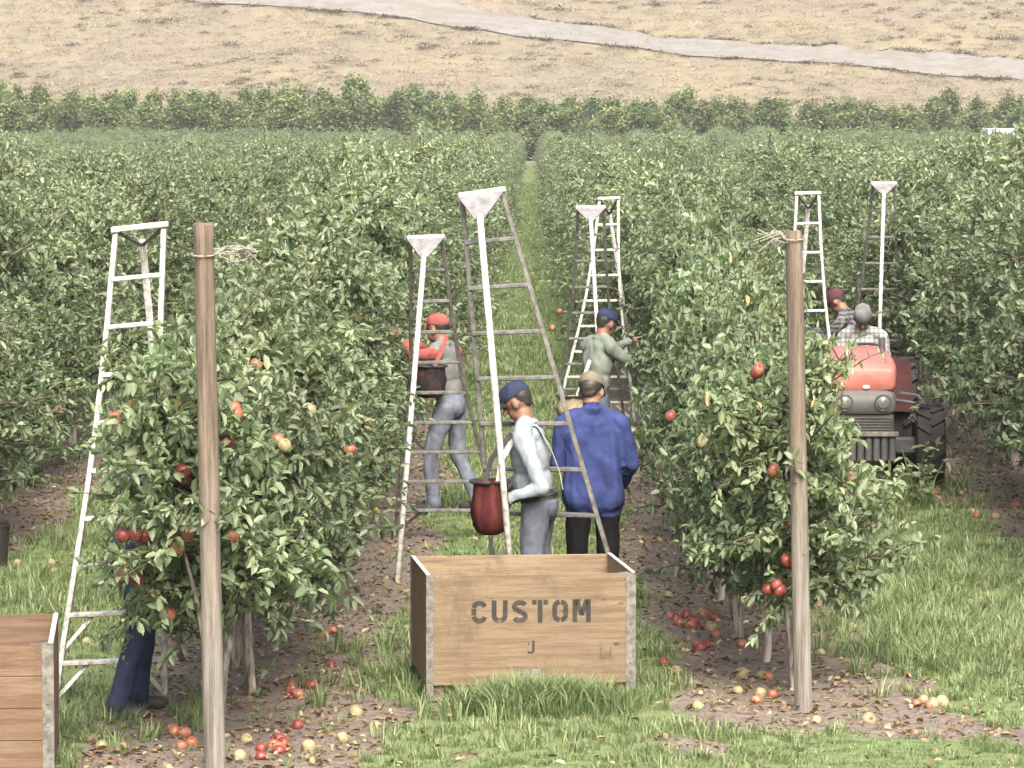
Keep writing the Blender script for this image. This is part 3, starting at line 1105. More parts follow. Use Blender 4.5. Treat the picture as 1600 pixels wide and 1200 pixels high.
# ------------------------------------------------------------------ trellis posts at the row ends
def post(label, foot, top, r0, seed):
    e = empty('trellis_post', foot)
    d = top - foot
    bm = bmesh.new()
    n, m = 18, 34
    rings = []
    for i in range(m + 1):
        t = i / m
        c = d * (t * 1.0) + Vector((0, 0, -.25 * (1 - t)))
        ring = []
        for k in range(n):
            a = 2 * math.pi * k / n
            q = r0 * (1 - .10 * t) * (1 + .045 * noise.noise(Vector((math.cos(a) * 1.5, math.sin(a) * 1.5, t * 5 + seed))) + .03 * noise.noise(Vector((math.cos(a) * 5, math.sin(a) * 5, t * 1.2 + seed))))
            if k in (4, 11, 12): q *= .955                      # drying cracks
            z = c.z + (.012 * math.sin(a * 3 + seed) if i == m else 0)
            ring.append(bm.verts.new((c.x + q * math.cos(a), c.y + q * math.sin(a), z)))
        rings.append(ring)
    for a, b in zip(rings[:-1], rings[1:]):
        for k in range(n):
            bm.faces.new((a[k], a[(k + 1) % n], b[(k + 1) % n], b[k]))
    cv = bm.verts.new(d + Vector((0, 0, .004)))
    for k in range(n):
        bm.faces.new((rings[-1][k], rings[-1][(k + 1) % n], cv))
    link('pole', from_bm(bm, 'pole'), M['post'], e, smooth=True)
    return tag(e, label, 'post', 'wooden end posts of the orchard rows')


lp_foot = at(337, 1216, LEFT_POST_Y); lp_foot.z = 0
lp_top = at(318, 350, LEFT_POST_Y)
rp_foot = at(1257, 1112, RIGHT_POST_Y); rp_foot.z = 0
rp_top = at(1240, 362, RIGHT_POST_Y)
LP = post('tall round wooden post, reddish brown top, at the left row end', lp_foot, lp_top, .056, 1)
RP = post('brown wooden post at the right row end, foot bleached pale grey', rp_foot, rp_top, .052, 5)


def wire_coil(parent, c, r, seed, spread):
    rr = random.Random(seed)
    for i in range(5):
        bm = bmesh.new()
        pts = []
        ph = rr.uniform(0, 6)
        ax = Vector((rr.gauss(0, .25), 1, rr.gauss(0, .25))).normalized()
        Mx = frame((0, 0, 0), ax)
        for k in range(19):
            a = 2 * math.pi * k / 18
            pts.append(Mx @ Vector((math.cos(a) * r * spread * rr.uniform(.85, 1.1), math.sin(a) * r * rr.uniform(.85, 1.1), rr.uniform(-.012, .012))) + c)
        add_tube(bm, pts, .0045, 5)
        link('strand', from_bm(bm, 'strand'), M['twine'], parent)


for nm, lab, px, py, Y, sp, post_ in (('twine_bundle', 'pale frayed twine bundle tied to the top of the left post', 366, 397, LEFT_POST_Y, 1.9, lp_top),
                                      ('twine_bundle', 'pale twine knot tied to the top of the right post', 1212, 372, RIGHT_POST_Y, 1.0, rp_top)):
    c = at(px, py, Y)
    e = empty(nm, c)
    wire_coil(e, Vector((0, 0, 0)), .042, px, sp)
    s = 1 if px < 800 else -1
    rr = random.Random(px)
    for i in range(6):
        link('strand', tube_me('strand', [(-s * .11 * sp * .6, rr.gauss(0, .01), rr.gauss(0, .02)), (rr.gauss(0, .02), -.03, rr.gauss(0, .03)), (s * rr.uniform(.08, .14), rr.gauss(0, .03), rr.gauss(-.01, .04))], .004, 5), M['twine'], e)
    pc = Vector(((post_.x - c.x), 0, 0))
    link('tie', tube_me('tie', [pc + Vector((.062 * math.cos(a), .062 * math.sin(a), .01 * math.sin(a))) for a in np.linspace(0, 2 * math.pi, 17)], .005, 5), M['twine'], e)
    link('tail', tube_me('tail', [pc + Vector((s * .06, -.03, 0)), pc * .5 + Vector((0, -.03, .004)), Vector((0, 0, 0))], .005, 5), M['twine'], e)
    tag(e, lab, 'twine', 'twine on the end posts')


# ------------------------------------------------------------------ fruit crates
def crate(label, loc, rz, wood_m, planks, W=1.2, Dp=1.18, H=.735, z0=.095):
    e = empty('fruit_crate', loc, rz)
    th = .019
    hw = H - z0

    def wall(name, c, s):
        if not planks:
            return link(name, box_me(name, c, s, .003), wood_m, e)
        w = empty(name); w.parent = e
        n = 4
        ph = s[2] / n
        for i in range(n):
            link('plank', box_me('plank', (c[0] + random.gauss(0, .001), c[1] + random.gauss(0, .002), c[2] - s[2] / 2 + ph * (i + .5)), (s[0], s[1], ph - .004), .002), wood_m, w)
        return w
    zc = z0 + hw / 2
    fr = wall('front_panel', (0, -Dp / 2 + th / 2, zc), (W - .008, th, hw))
    wall('back_panel', (0, Dp / 2 - th / 2, zc), (W - .008, th, hw))
    for s in (-1, 1):
        wall('side_panel', (s * (W / 2 - th / 2), 0, zc), (th, Dp - 2 * th - .004, hw))
    link('floor_panel', box_me('floor_panel', (0, 0, z0 + .015), (W - .06, Dp - .06, .018)), wood_m, e)
    for s in (-1, 0, 1):
        link('skid', box_me('skid', (s * (W / 2 - .055), .0, z0 / 2 - .003), (.085, Dp - .05, z0 - .008), .004), M['skid'], e)
    for sx in (-1, 1):
        for sy in (-1, 1):                       # galvanised angle on every corner
            bm = bmesh.new()
            wid = .040 if sx < 0 else .056
            add_box(bm, (sx * (W / 2 - wid / 2 + .004), sy * (Dp / 2 + .003), H / 2 + .004), (wid, .004, H - .012))
            add_box(bm, (sx * (W / 2 + .003), sy * (Dp / 2 - .018), H / 2 + .004), (.004, .036, H - .012))
            a = link('corner_angle', from_bm(bm, 'corner_angle'), M['galv'], e)
            for i in range(6):
                link('bolt', box_me('bolt', (sx * (W / 2 - wid * .45), sy * (Dp / 2 + .0065), .1 + i * (H - .17) / 5), (.012, .005, .012), .002), M['galv'], a)
        bm = bmesh.new()
        add_bar(bm, (sx * (W / 2 - th / 2), -Dp / 2 + .01, H + .004), (sx * (W / 2 - th / 2), Dp / 2 - .01, H + .004), .026, .006, (1, 0, 0), .001)
        link('rim_strip', from_bm(bm, 'rim_strip'), M['white_metal'], e)
        bm = bmesh.new()                         # gusset inside each front corner
        z = H - .004
        v = [bm.verts.new(p) for p in ((sx * (W / 2 - .022), -Dp / 2 + .022, z), (sx * (W / 2 - .13), -Dp / 2 + .022, z), (sx * (W / 2 - .022), -Dp / 2 + .13, z))]
        w2 = [bm.verts.new(p.co - Vector((0, 0, .012))) for p in v]
        bm.faces.new(v); bm.faces.new(w2[::-1])
        for i in range(3): bm.faces.new((v[i], w2[i], w2[(i + 1) % 3], v[(i + 1) % 3]))
        link('gusset', from_bm(bm, 'gusset'), M['galv'], e)
    link('plate', box_me('plate', (.0, -Dp / 2 - .003, z0 + .045), (.115, .004, .085), .001), M['galv'], e)
    tag(e, label, 'crate', 'wooden apple crates')
    return e, fr, W, Dp, H


cr_c = Vector((-.056, 22.36, 0))
cr, cr_front, W_, D_, H_ = crate('tan plywood fruit crate stencilled CUSTOM standing in the middle alley', cr_c, R(7.0), M['plywood'], False, Dp=1.0, H=.728)
cr2, _, _, _, _ = crate('reddish plank crate cut off by the left picture edge', Vector((-3.02, 19.40, 0)), R(5.7), M['redwood'], True)


# stencil lettering: each letter from straight strokes with the breaks of a stencil, painted on the front panel
def stroke_letter(segs, w):
    bm = bmesh.new()
    for (x0, z0), (x1, z1) in segs:
        p, q = Vector((x0, 0, z0)), Vector((x1, 0, z1))
        d = (q - p).normalized()
        nrm = Vector((-d.z, 0, d.x)) * w / 2
        p2, q2 = p - d * w * .0, q + d * w * .0
        bm.faces.new([bm.verts.new(v) for v in (p2 - nrm, q2 - nrm, q2 + nrm, p2 + nrm)])
    return bm


def arc(cx, cz, rx, rz, a0, a1, n=8):
    pts = [(cx + rx * math.cos(R(a0 + (a1 - a0) * i / n)), cz + rz * math.sin(R(a0 + (a1 - a0) * i / n))) for i in range(n + 1)]
    return list(zip(pts[:-1], pts[1:]))


def ribbon(bm, pts, w):
    """flat stroke of even width along the points"""
    P = [Vector((a, 0, b)) for a, b in pts]
    L, Rr = [], []
    for i, p in enumerate(P):
        d = (P[min(i + 1, len(P) - 1)] - P[max(i - 1, 0)]).normalized()
        nn = Vector((-d.z, 0, d.x)) * w / 2
        L.append(bm.verts.new(p + nn)); Rr.append(bm.verts.new(p - nn))
    for i in range(len(P) - 1):
        bm.faces.new((L[i], Rr[i], Rr[i + 1], L[i + 1]))


def arcp(cx, cz, rx, rz, a0, a1, n=10):
    return [(cx + rx * math.cos(R(a0 + (a1 - a0) * i / n)), cz + rz * math.sin(R(a0 + (a1 - a0) * i / n))) for i in range(n + 1)]


LH, LW, SW = .132, .092, .028
hh, hw2, s2 = LH, LW, SW / 2
GLY = {
    'C': [arcp(hw2 / 2, hh - .045, hw2 / 2 - s2, .045 - s2, 15, 172), arcp(hw2 / 2, .045, hw2 / 2 - s2, .045 - s2, -15, -172), [(s2, .046), (s2, hh - .046)]],
    'U': [[(s2, hh), (s2, .045)], [(hw2 - s2, hh), (hw2 - s2, .045)], arcp(hw2 / 2, .045, hw2 / 2 - s2, .045 - s2, 180, 265, 6), arcp(hw2 / 2, .045, hw2 / 2 - s2, .045 - s2, 275, 360, 6)],
    'S': [arcp(hw2 / 2, hh - .037, hw2 / 2 - s2, .037 - s2, 20, 250, 12), [(.034, hh / 2 + .006), (.056, hh / 2 - .004)], arcp(hw2 / 2, .037, hw2 / 2 - s2, .037 - s2, 70, -160, 12)],
    'T': [[(0, hh - s2), (hw2 / 2 - s2 - .006, hh - s2)], [(hw2 / 2 + s2 + .006, hh - s2), (hw2, hh - s2)], [(hw2 / 2, hh), (hw2 / 2, 0)]],
    'O': [arcp(hw2 / 2, hh - .045, hw2 / 2 - s2, .045 - s2, 0, 83, 6) , arcp(hw2 / 2, hh - .045, hw2 / 2 - s2, .045 - s2, 97, 180, 6),
          arcp(hw2 / 2, .045, hw2 / 2 - s2, .045 - s2, 180, 263, 6), arcp(hw2 / 2, .045, hw2 / 2 - s2, .045 - s2, 277, 360, 6),
          [(s2, .045), (s2, hh - .045)], [(hw2 - s2, .045), (hw2 - s2, hh - .045)]],
    'M': [[(s2, 0), (s2, hh)], [(hw2 + .014 - s2, 0), (hw2 + .014 - s2, hh)], [(s2 + .010, hh - .004), (hw2 / 2 + .007, .040)], [(hw2 + .004 - s2, hh - .004), (hw2 / 2 + .007, .040)]],
}
face_y = -D_ / 2 - .0015
px0, step = -.345, .1165
for i, ch in enumerate('CUSTOM'):
    bm = bmesh.new()
    for st in GLY[ch]:
        ribbon(bm, st, SW)
    bmesh.ops.translate(bm, vec=(px0 + i * step, face_y, H_ - .278), verts=bm.verts[:])
    link('letter', from_bm(bm, 'letter_' + ch), M['ink'], cr_front)
bm = bmesh.new()
ribbon(bm, [(.012, .075), (.012, .012)], .013); ribbon(bm, [(.012, .0065), (-.022, .0065)], .011); ribbon(bm, [(-.016, .066), (-.016, .050)], .008)
bmesh.ops.translate(bm, vec=(.0, face_y, H_ - .455), verts=bm.verts[:])
link('letter', from_bm(bm, 'letter_J'), M['ink'], cr_front)
bm = bmesh.new()
for p, q in (((-.03, 0), (-.03, .07)), ((.03, .0), (.03, .07)), ((-.03, .035), (.03, .035)), ((-.03, .003), (.03, .003)), ((-.03, .02), (.03, .02))):
    ribbon(bm, [p, q], .007)
bmesh.ops.translate(bm, vec=(.43, face_y, H_ - .49), verts=bm.verts[:])
M['faint'] = m_noisy('faint_stamp_ink', [(.35, (.055, .040, .026)), (.6, (.11, .082, .056))], 30, .8, .2)
link('stamp', from_bm(bm, 'stamp'), M['faint'], cr_front)


# ------------------------------------------------------------------ tripod orchard ladders
def ladder(label, TL, TR, FL, FR, PT, PF, n, white=True, braces=2, flare=True):
    """TL, TR tops of the rails, FL, FR their feet, PT, PF head and foot of the third leg"""
    TL, TR, FL, FR, PT, PF = (Vector(v) for v in (TL, TR, FL, FR, PT, PF))
    e = empty('tripod_ladder', ((FL + FR + PF) / 3).xy.to_3d())
    o = e.location
    mr = M['white_metal'] if white else M['grey_metal']
    TL, TR, FL, FR, PT, PF = (v - o for v in (TL, TR, FL, FR, PT, PF))
    wide = (TR - TL).normalized()
    mid = (TL + TR) / 2

    def rail(top, foot, t):
        """the rails run nearly side by side at the top and flare out towards the feet"""
        a = top + ((FL + FR) / 2 - mid) * t
        b = top + (foot - top) * t
        f = (.45 + .55 * sstep(.15, .95, t)) if flare else 1.0
        return a + (b - a) * f
    ts = [0, .2, .4, .55, .7, .85, 1.0]
    for top, foot in ((TL, FL), (TR, FR)):
        bm = bmesh.new()
        pts = [rail(top, foot, t) for t in ts]
        for p, q in zip(pts[:-1], pts[1:]):
            dd = (q - p).normalized() * .004
            add_bar(bm, p - dd, q + dd, .030, .055, wide, .004)
        rl = link('rail', from_bm(bm, 'rail'), mr, e)
        bm = bmesh.new()
        add_bar(bm, pts[-1] + Vector((0, 0, .05)), pts[-1] - Vector((0, 0, .01)), .036, .06, wide, .006)
        link('foot', from_bm(bm, 'foot'), M['grey_metal'], rl)
    for i in range(1, n + 1):
        t = i / (n + .9)
        a, b = rail(TL, FL, t), rail(TR, FR, t)
        bm = bmesh.new()
        add_bar(bm, a, b, .075, .026, wide.cross(Vector((0, 0, 1))), .005)
        rg = link('rung', from_bm(bm, 'rung'), mr, e)
        if i > n - braces:
            m2 = (a + b) / 2
            t2 = (i + .75) / (n + .9)
            for side, (tp, ft) in zip((a, b), ((TL, FL), (TR, FR))):
                q = rail(tp, ft, min(t2, .99))
                p = side + (m2 - side) * .55
                bm = bmesh.new()
                add_bar(bm, p, q, .024, .012, wide, .002)
                link('brace', from_bm(bm, 'brace'), mr, rg)
    bm = bmesh.new()
    add_bar(bm, TL - wide * .025 + Vector((0, 0, .012)), TR + wide * .025 + Vector((0, 0, .012)), .09, .035, wide.cross(Vector((0, 0, 1))), .006)
    link('top_cap', from_bm(bm, 'top_cap'), M['white_metal'], e)
    # hinge plate from the top cap to the head of the third leg
    back = (PT - mid); back.z = 0
    off = (back.normalized() if back.length > 1e-4 else Vector((0, -1, 0))) * .055
    if PF.y < mid.y:
        bm = bmesh.new()
        tri = [TL - wide * .02 + off, TR + wide * .02 + off, PT + wide * .03 + off * .4, PT - wide * .03 + off * .4]
        nrm = (tri[1] - tri[0]).cross(tri[3] - tri[0]).normalized() * .006
        v = [bm.verts.new(p + nrm) for p in tri]; w2 = [bm.verts.new(p - nrm) for p in tri]
        bm.faces.new(v); bm.faces.new(w2[::-1])
        for i in range(4): bm.faces.new((v[i], w2[i], w2[(i + 1) % 4], v[(i + 1) % 4]))
        link('hinge_plate', from_bm(bm, 'hinge_plate'), M['plate_metal'], e)
    else:                                        # leg behind: two struts hold it
        for tp in (TL, TR):
            bm = bmesh.new()
            add_bar(bm, tp + off * .4, PT + off * .4, .026, .010, wide, .002)
            link('strut', from_bm(bm, 'strut'), M['plate_metal'], e)
    pl = link('third_leg', tube_me('third_leg', [PT + off * .4 + Vector((0, 0, .03)), PF], .021, 10), M['white_metal'], e, smooth=True)
    link('spike', tube_me('spike', [PF + (PT - PF).normalized() * .05, PF - Vector((0, 0, .012))], [.024, .012], 8), M['grey_metal'], pl)
    return tag(e, label, 'ladder', 'tripod picking ladders in the rows')


def g0(v):
    v = Vector(v); v.z = 0.0
    return v


# white ladder standing left of the left post, steps towards us
ladder('white tripod ladder left of the left post, its steps facing forward', at(181, 362, 21.95), at(256, 354, 21.95), g0(at(86, 1104, 21.62)), g0(at(258, 1098, 21.8)),
       at(222, 384, 22.12), g0((-2.15, 23.5, 0)), 9, True, 2)
# ladder at the left row, third leg towards us
ladder('slim tripod ladder beside the picker in jeans, leg towards the crate', at(641, 374, 29.3), at(690, 372, 29.3), g0(at(618, 840, 30.6)), g0(at(782, 840, 30.6)),
       at(663, 402, 29.1), g0(at(621, 907, 27.6)), 9, False, 1)
# the big one held by the man in the cap
ladder('tallest tripod ladder, held by the man in the navy cap', at(722, 308, 24.0), at(784, 299, 24.0), g0((-.20, 24.45, 0)), g0((.665, 24.05, 0)),
       at(750, 342, 23.85), g0((-.07, 23.35, 0)), 9, False, 1, False)
# two ladders in front of the right row
ladder('tripod ladder leg-on behind the man in blue, in front of another', at(903, 326, 39.2), at(943, 325, 39.2), g0(at(868, 680, 40.3)), g0(at(978, 680, 40.3)),
       at(923, 345, 39.0), g0(at(945, 720, 37.6)), 8, False, 1)
ladder('white tripod ladder with square top, rearmost beside the right row', at(937, 312, 42.2), at(966, 311, 42.2), g0(at(868, 655, 41.8)), g0(at(992, 650, 41.8)),
       at(952, 335, 42.5), g0((1.25, 43.7, 0)), 8, True, 1)
# two ladders in the right-hand alley
ladder('white ladder top showing just right of the right post', at(1245, 304, 38.5), at(1279, 303, 38.5), g0((2.36, 38.2, 0)), g0((3.14, 38.2, 0)),
       at(1263, 326, 38.7), g0((2.7, 40.0, 0)), 8, True, 1)
ladder('grey tripod ladder rising behind the red tractor', at(1364, 288, 42.3), at(1398, 288, 42.3), g0((3.45, 43.5, 0)), g0((4.35, 43.5, 0)),
       at(1381, 303, 42.1), g0(at(1370, 640, 40.8)), 8, False, 1)

# ------------------------------------------------------------------ people: overlapping tapered volumes fused into one skin, coloured by the garment they belong to
def _ell(c, rad, rot=None, n=14):
    bm = bmesh.new()
    bmesh.ops.create_uvsphere(bm, u_segments=n, v_segments=n // 2 + 2, radius=1.0)
    Mx = Matrix.Translation(c) @ (rot.to_4x4() if rot is not None else Matrix()) @ Matrix.Diagonal((*rad, 1))
    bm.transform(Mx)
    return bm


class Fig:
    def __init__(s):
        s.pr = []

    def cap(s, a, ra, b, rb, mat, bias=0.0):
        s.pr.append(('c', Vector(a), ra, Vector(b), rb, mat, bias))

    def ell(s, c, rad, mat, rot=None, bias=0.0):
        s.pr.append(('e', Vector(c), Vector(rad), rot or Matrix.Identity(3), None, mat, bias))

    def build(s, mats, voxel, wrinkle):
        bm = bmesh.new()
        tmp = bpy.data.meshes.new('tmp')
        for p in s.pr:
            if p[0] == 'e':
                b = _ell(p[1], p[2], p[3])
            else:
                a, ra, c, rc = p[1], p[2], p[3], p[4]
                b = bmesh.new()
                L = (c - a).length
                prof = [(0, -ra)] + [(ra * math.cos(t), ra * math.sin(t)) for t in np.linspace(-1.2, 0, 5)] + [(rc * math.cos(t), L + rc * math.sin(t)) for t in np.linspace(0, 1.2, 5)] + [(0, L + rc)]
                add_lathe(b, prof, 12, frame(a, c))
            b.to_mesh(tmp); b.free()
            bm.from_mesh(tmp)
        bpy.data.meshes.remove(tmp)
        bmesh.ops.recalc_face_normals(bm, faces=bm.faces[:])
        me = from_bm(bm, 'raw')
        o = bpy.data.objects.new('raw', me)
        C.objects.link(o)
        md = o.modifiers.new('r', 'REMESH'); md.mode = 'VOXEL'; md.voxel_size = voxel; md.adaptivity = 0
        sm = o.modifiers.new('s', 'SMOOTH'); sm.factor = .5; sm.iterations = 3
        dg = bpy.context.evaluated_depsgraph_get()
        out = bpy.data.meshes.new_from_object(o.evaluated_get(dg))
        bpy.data.objects.remove(o)
        nv = len(out.vertices)
        co = np.empty(nv * 3, np.float32); out.vertices.foreach_get('co', co); co = co.reshape(-1, 3)
        best = np.full(nv, 1e9); who = np.zeros(nv, int)
        for p in s.pr:
            if p[0] == 'e':
                q = (co - np.array(p[1])) @ np.array(p[3])
                k = q / np.array(p[2])
                d = (np.linalg.norm(k, axis=1) - 1) * min(p[2])
            else:
                a, c = np.array(p[1]), np.array(p[3])
                t = np.clip(((co - a) @ (c - a)) / max((c - a) @ (c - a), 1e-9), 0, 1)
                d = np.linalg.norm(co - (a + t[:, None] * (c - a)), axis=1) - (p[2] + (p[4] - p[2]) * t)
            d = d - p[6]
            w = d < best
            best[w] = d[w]; who[w] = p[5]
        names = list(mats)
        soft = np.array([wrinkle.get(nm, 0) for nm in names])
        nor = np.empty(nv * 3, np.float32); out.vertices.foreach_get('normal', nor); nor = nor.reshape(-1, 3)
        amp = soft[who]
        wr = np.array([noise.noise(Vector((v[0] * 11 + v[2] * 3, v[1] * 11, v[2] * 5))) + .45 * noise.noise(Vector((v[0] * 26 + v[2] * 9, v[1] * 26, v[2] * 12))) if a > 0 else 0 for v, a in zip(co, amp)])
        co2 = co + nor * (wr * amp)[:, None]
        out.vertices.foreach_set('co', co2.astype(np.float32).ravel())
        out.materials.clear()
        for nm in names: out.materials.append(M[nm])
        mi = np.empty(len(out.polygons), np.int32)
        for i, f in enumerate(out.polygons):
            vs = [who[v] for v in f.vertices]
            mi[i] = max(set(vs), key=vs.count)
        out.polygons.foreach_set('material_index', mi)
        out.polygons.foreach_set('use_smooth', [True] * len(out.polygons))
        out.update()
        return out


def rotx(a): return Matrix.Rotation(a, 3, 'X')


def person(label, loc, rz, top, legs, shoes, hat=None, hat_m=None, lean=0.0, nod=0.0, turn=0.0, H=1.72, armL=None, armR=None, legL=None, legR=None,
           jacket=False, belt=False, gripL=False, gripR=False, voxel=.011, sleeve=None, seated=False, group='pickers working in the orchard', hairy=True, pelvis=None):
    """faces local +Y; armX = (elbow, wrist), legX = (knee, ankle) in local metres for a 1.72 m body"""
    mats = [top, legs, shoes, 'skin', 'hair', 'eye', 'lip', 'black', sleeve or top]
    T, G, S, K, HR, EY, LP_, BL, SL = range(9)
    pv = Vector(pelvis) if pelvis else Vector((0, 0, .93))
    Rl = rotx(-lean)
    base = Vector((0, 0, .93))

    def U(x, y, z): return pv + Rl @ (Vector((x, y, z)) - base)
    f = Fig()
    f.ell(pv + Vector((0, -.01, .0)), (.165, .125, .13), G)
    f.ell(U(0, .012, 1.07), (.155, .122, .15), T, Rl)
    f.ell(U(0, .005, 1.25), (.178, .125, .19), T, Rl)
    f.ell(U(0, -.01, 1.36), (.170, .095, .085), T, Rl)
    if jacket:
        for sx_ in (-.085, 0, .085):
            f.cap(U(sx_, -.004, .895), .118, U(sx_ * .95, 0, 1.28), .122, T, bias=.02)
        f.ell(U(0, -.012, 1.475), (.078, .078, .040), T, Rl, bias=.008)
    if belt:
        f.ell(U(0, .0, .985), (.170, .138, .022), BL, Rl, bias=.02)
    for s in (-1, 1):
        f.cap(U(s * .05, -.005, 1.445), .055, U(s * .165, -.005, 1.40), .062, T)
    f.cap(U(0, -.005, 1.40), .064, U(0, .010, 1.52), .060, K)
    f.ell(U(0, -.004, 1.452), (.080, .076, .028), T, Rl, bias=.003)
    # head
    hc = U(0, .034, 1.590)
    Rh = Rl @ Matrix.Rotation(turn, 3, 'Z') @ rotx(-nod)

    def Hd(x, y, z): return hc + Rh @ Vector((x, y, z))
    f.ell(Hd(0, -.008, .025), (.075, .095, .098), K, Rh)
    f.ell(Hd(0, .030, -.055), (.056, .062, .062), K, Rh)
    f.cap(Hd(0, .060, -.095), .022, Hd(0, .030, -.095), .030, K)
    f.cap(Hd(0, .088, .018), .009, Hd(0, .112, -.022), .015, K)
    f.ell(Hd(0, .086, .030), (.055, .012, .009), K, Rh)
    f.ell(Hd(0, .088, -.062), (.024, .010, .008), LP_, Rh, bias=.003)
    for s in (-1, 1):
        f.ell(Hd(s * .031, .083, .012), (.011, .009, .007), EY, Rh, bias=.004)
        f.ell(Hd(s * .078, .002, -.012), (.012, .022, .032), K, Rh)
    if hairy:
        f.ell(Hd(0, -.034, .034), (.077, .078, .090), HR, Rh)
        f.ell(Hd(0, -.056, -.020), (.056, .032, .045), HR, Rh)
    # arms and hands
    for s, arm, grip in ((-1, armL, gripL), (1, armR, gripR)):
        sh = U(s * .185, -.005, 1.375)
        if arm is None:
            el, wr = U(s * .245, -.02, 1.11), U(s * .235, .06, .88)
        else:
            el, wr = Vector(arm[0]), Vector(arm[1])
        f.cap(sh, .066, el, .050, SL)
        f.cap(el, .051, wr, .036, SL)
        d = (wr - el).normalized()
        f.cap(wr - d * .025, .040, wr + d * .002, .041, SL)
        lat = d.cross(Vector((0, 0, 1)) if abs(d.z) < .8 else Vector((0, 1, 0))).normalized()
        if grip: lat = Vector((0, 0, 1)) - d * d.z; lat.normalize()
        nn = lat.cross(d).normalized()
        if grip:
            nn = nn if nn.dot(Vector((1, 0, 0)) * -s) > 0 else -nn
        else:
            nn = nn if nn.dot(Vector((-s, .2, -.3))) > 0 else -nn
        pr = Matrix((lat, nn, d)).transposed()
        f.cap(wr, .030, wr + d * .03, .030, K)
        f.ell(wr + d * .055, (.042, .017, .050), K, pr)
        for q, ln in ((-.031, .030), (-.0105, .036), (.0105, .034), (.031, .026)):
            a = wr + d * .092 + lat * q
            c1, c2 = (.95, 2.0) if grip else (.28, .7)
            b = a + (d * math.cos(c1) + nn * math.sin(c1)) * ln
            c = b + (d * math.cos(c2) + nn * math.sin(c2)) * ln * .85
            f.cap(a, .0098, b, .0092, K); f.cap(b, .0092, c, .0080, K)
        a = wr + d * .030 + lat * (.034 if not grip else .036)
        b = a + (d * .62 + lat * .55 + nn * .3).normalized() * .036
        c = b + (d * .8 + lat * (.0 if grip else .2) + nn * .6).normalized() * .030
        f.cap(a, .0125, b, .0110, K); f.cap(b, .0110, c, .0092, K)
    # legs and shoes
    for s, lg in ((-1, legL), (1, legR)):
        hp = pv + Vector((s * .088, 0, -.03))
        kn, an = (Vector(lg[0]), Vector(lg[1])) if lg else (Vector((s * .105, .025, .49)), Vector((s * .115, -.02, .09)))
        f.cap(hp, .098, kn, .066, G); f.cap(kn, .067, an, .056, G)
        dn = (kn - an).normalized()
        f.cap(an + dn * .03, .060, an, .062, G)
        f.cap(an, .045, an + Vector((0, -.012, -.045)), .046, S)
        f.ell(an + Vector((s * .012, .07, -.048)), (.048, .125, .042), S)
        f.ell(an + Vector((s * .012, .11, -.060)), (.046, .08, .030), S)
    wr = {top: .017 if jacket else .013, legs: .011}
    if sleeve: wr[sleeve] = .007
    # the same name may stand twice in mats: keep one slot for each
    order = []
    for m in mats:
        if m not in order: order.append(m)
    remap = [order.index(m) for m in mats]
    f.pr = [(*p[:5], remap[p[5]], p[6]) for p in f.pr]
    me = f.build(order, voxel, wr)
    e = empty('person', loc, rz)
    k = H / 1.72
    e.scale = (k, k, k)
    link('body', me, None, e)
    Mh = Rh.to_4x4(); Mh.translation = hc
    if hat:
        bm = bmesh.new()
        prof = [(1.0, -.10), (1.03, .0), (1.0, .28), (.88, .62), (.62, .88), (.30, .98), (0, 1.0)]
        if hat == 'beanie':
            prof = [(.98, -.45), (1.05, -.35), (1.06, .0), (1.0, .35), (.85, .68), (.55, .92), (.2, 1.0), (0, 1.0)]
        vs = add_lathe(bm, prof, 22)
        bmesh.ops.scale(bm, vec=(.083, .103, .086), verts=vs)
        bmesh.ops.translate(bm, vec=(0, -.008, .048), verts=vs)
        hm = from_bm(bm, 'cap'); hm.transform(Mh)
        co = link('cap', hm, M[hat_m], e, smooth=True)
        if hat == 'cap':
            bm = bmesh.new()
            rows = []
            for j, t in enumerate((0, .35, .7, 1.0)):
                row = []
                for i in range(11):
                    u = -1 + 2 * i / 10
                    wdt = .083 * (1 - .12 * t)
                    y = .080 * math.sqrt(max(0, 1 - .55 * u * u)) + t * .088 * math.sqrt(max(0, 1 - .82 * u * u))
                    row.append(bm.verts.new((u * wdt, y, .048 - .018 * u * u - .020 * t)))
                rows.append(row)
            for a, b in zip(rows[:-1], rows[1:]):
                for i in range(10): bm.faces.new((a[i], a[i + 1], b[i + 1], b[i]))
            r_ = bmesh.ops.extrude_face_region(bm, geom=bm.faces[:])
            bmesh.ops.translate(bm, vec=(0, 0, .006), verts=[g for g in r_['geom'] if isinstance(g, bmesh.types.BMVert)])
            bmesh.ops.recalc_face_normals(bm, faces=bm.faces[:])
            vm = from_bm(bm, 'visor'); vm.transform(Mh)
            link('visor', vm, M[hat_m], co, smooth=False)
            bm = bmesh.new()
            bmesh.ops.create_uvsphere(bm, u_segments=8, v_segments=5, radius=.009)
            bmesh.ops.translate(bm, vec=(0, -.008, .137), verts=bm.verts[:])
            vm = from_bm(bm, 'button'); vm.transform(Mh)
            link('button', vm, M[hat_m], co, smooth=True)
    tag(e, label, 'person', group)
    return e, U, Hd


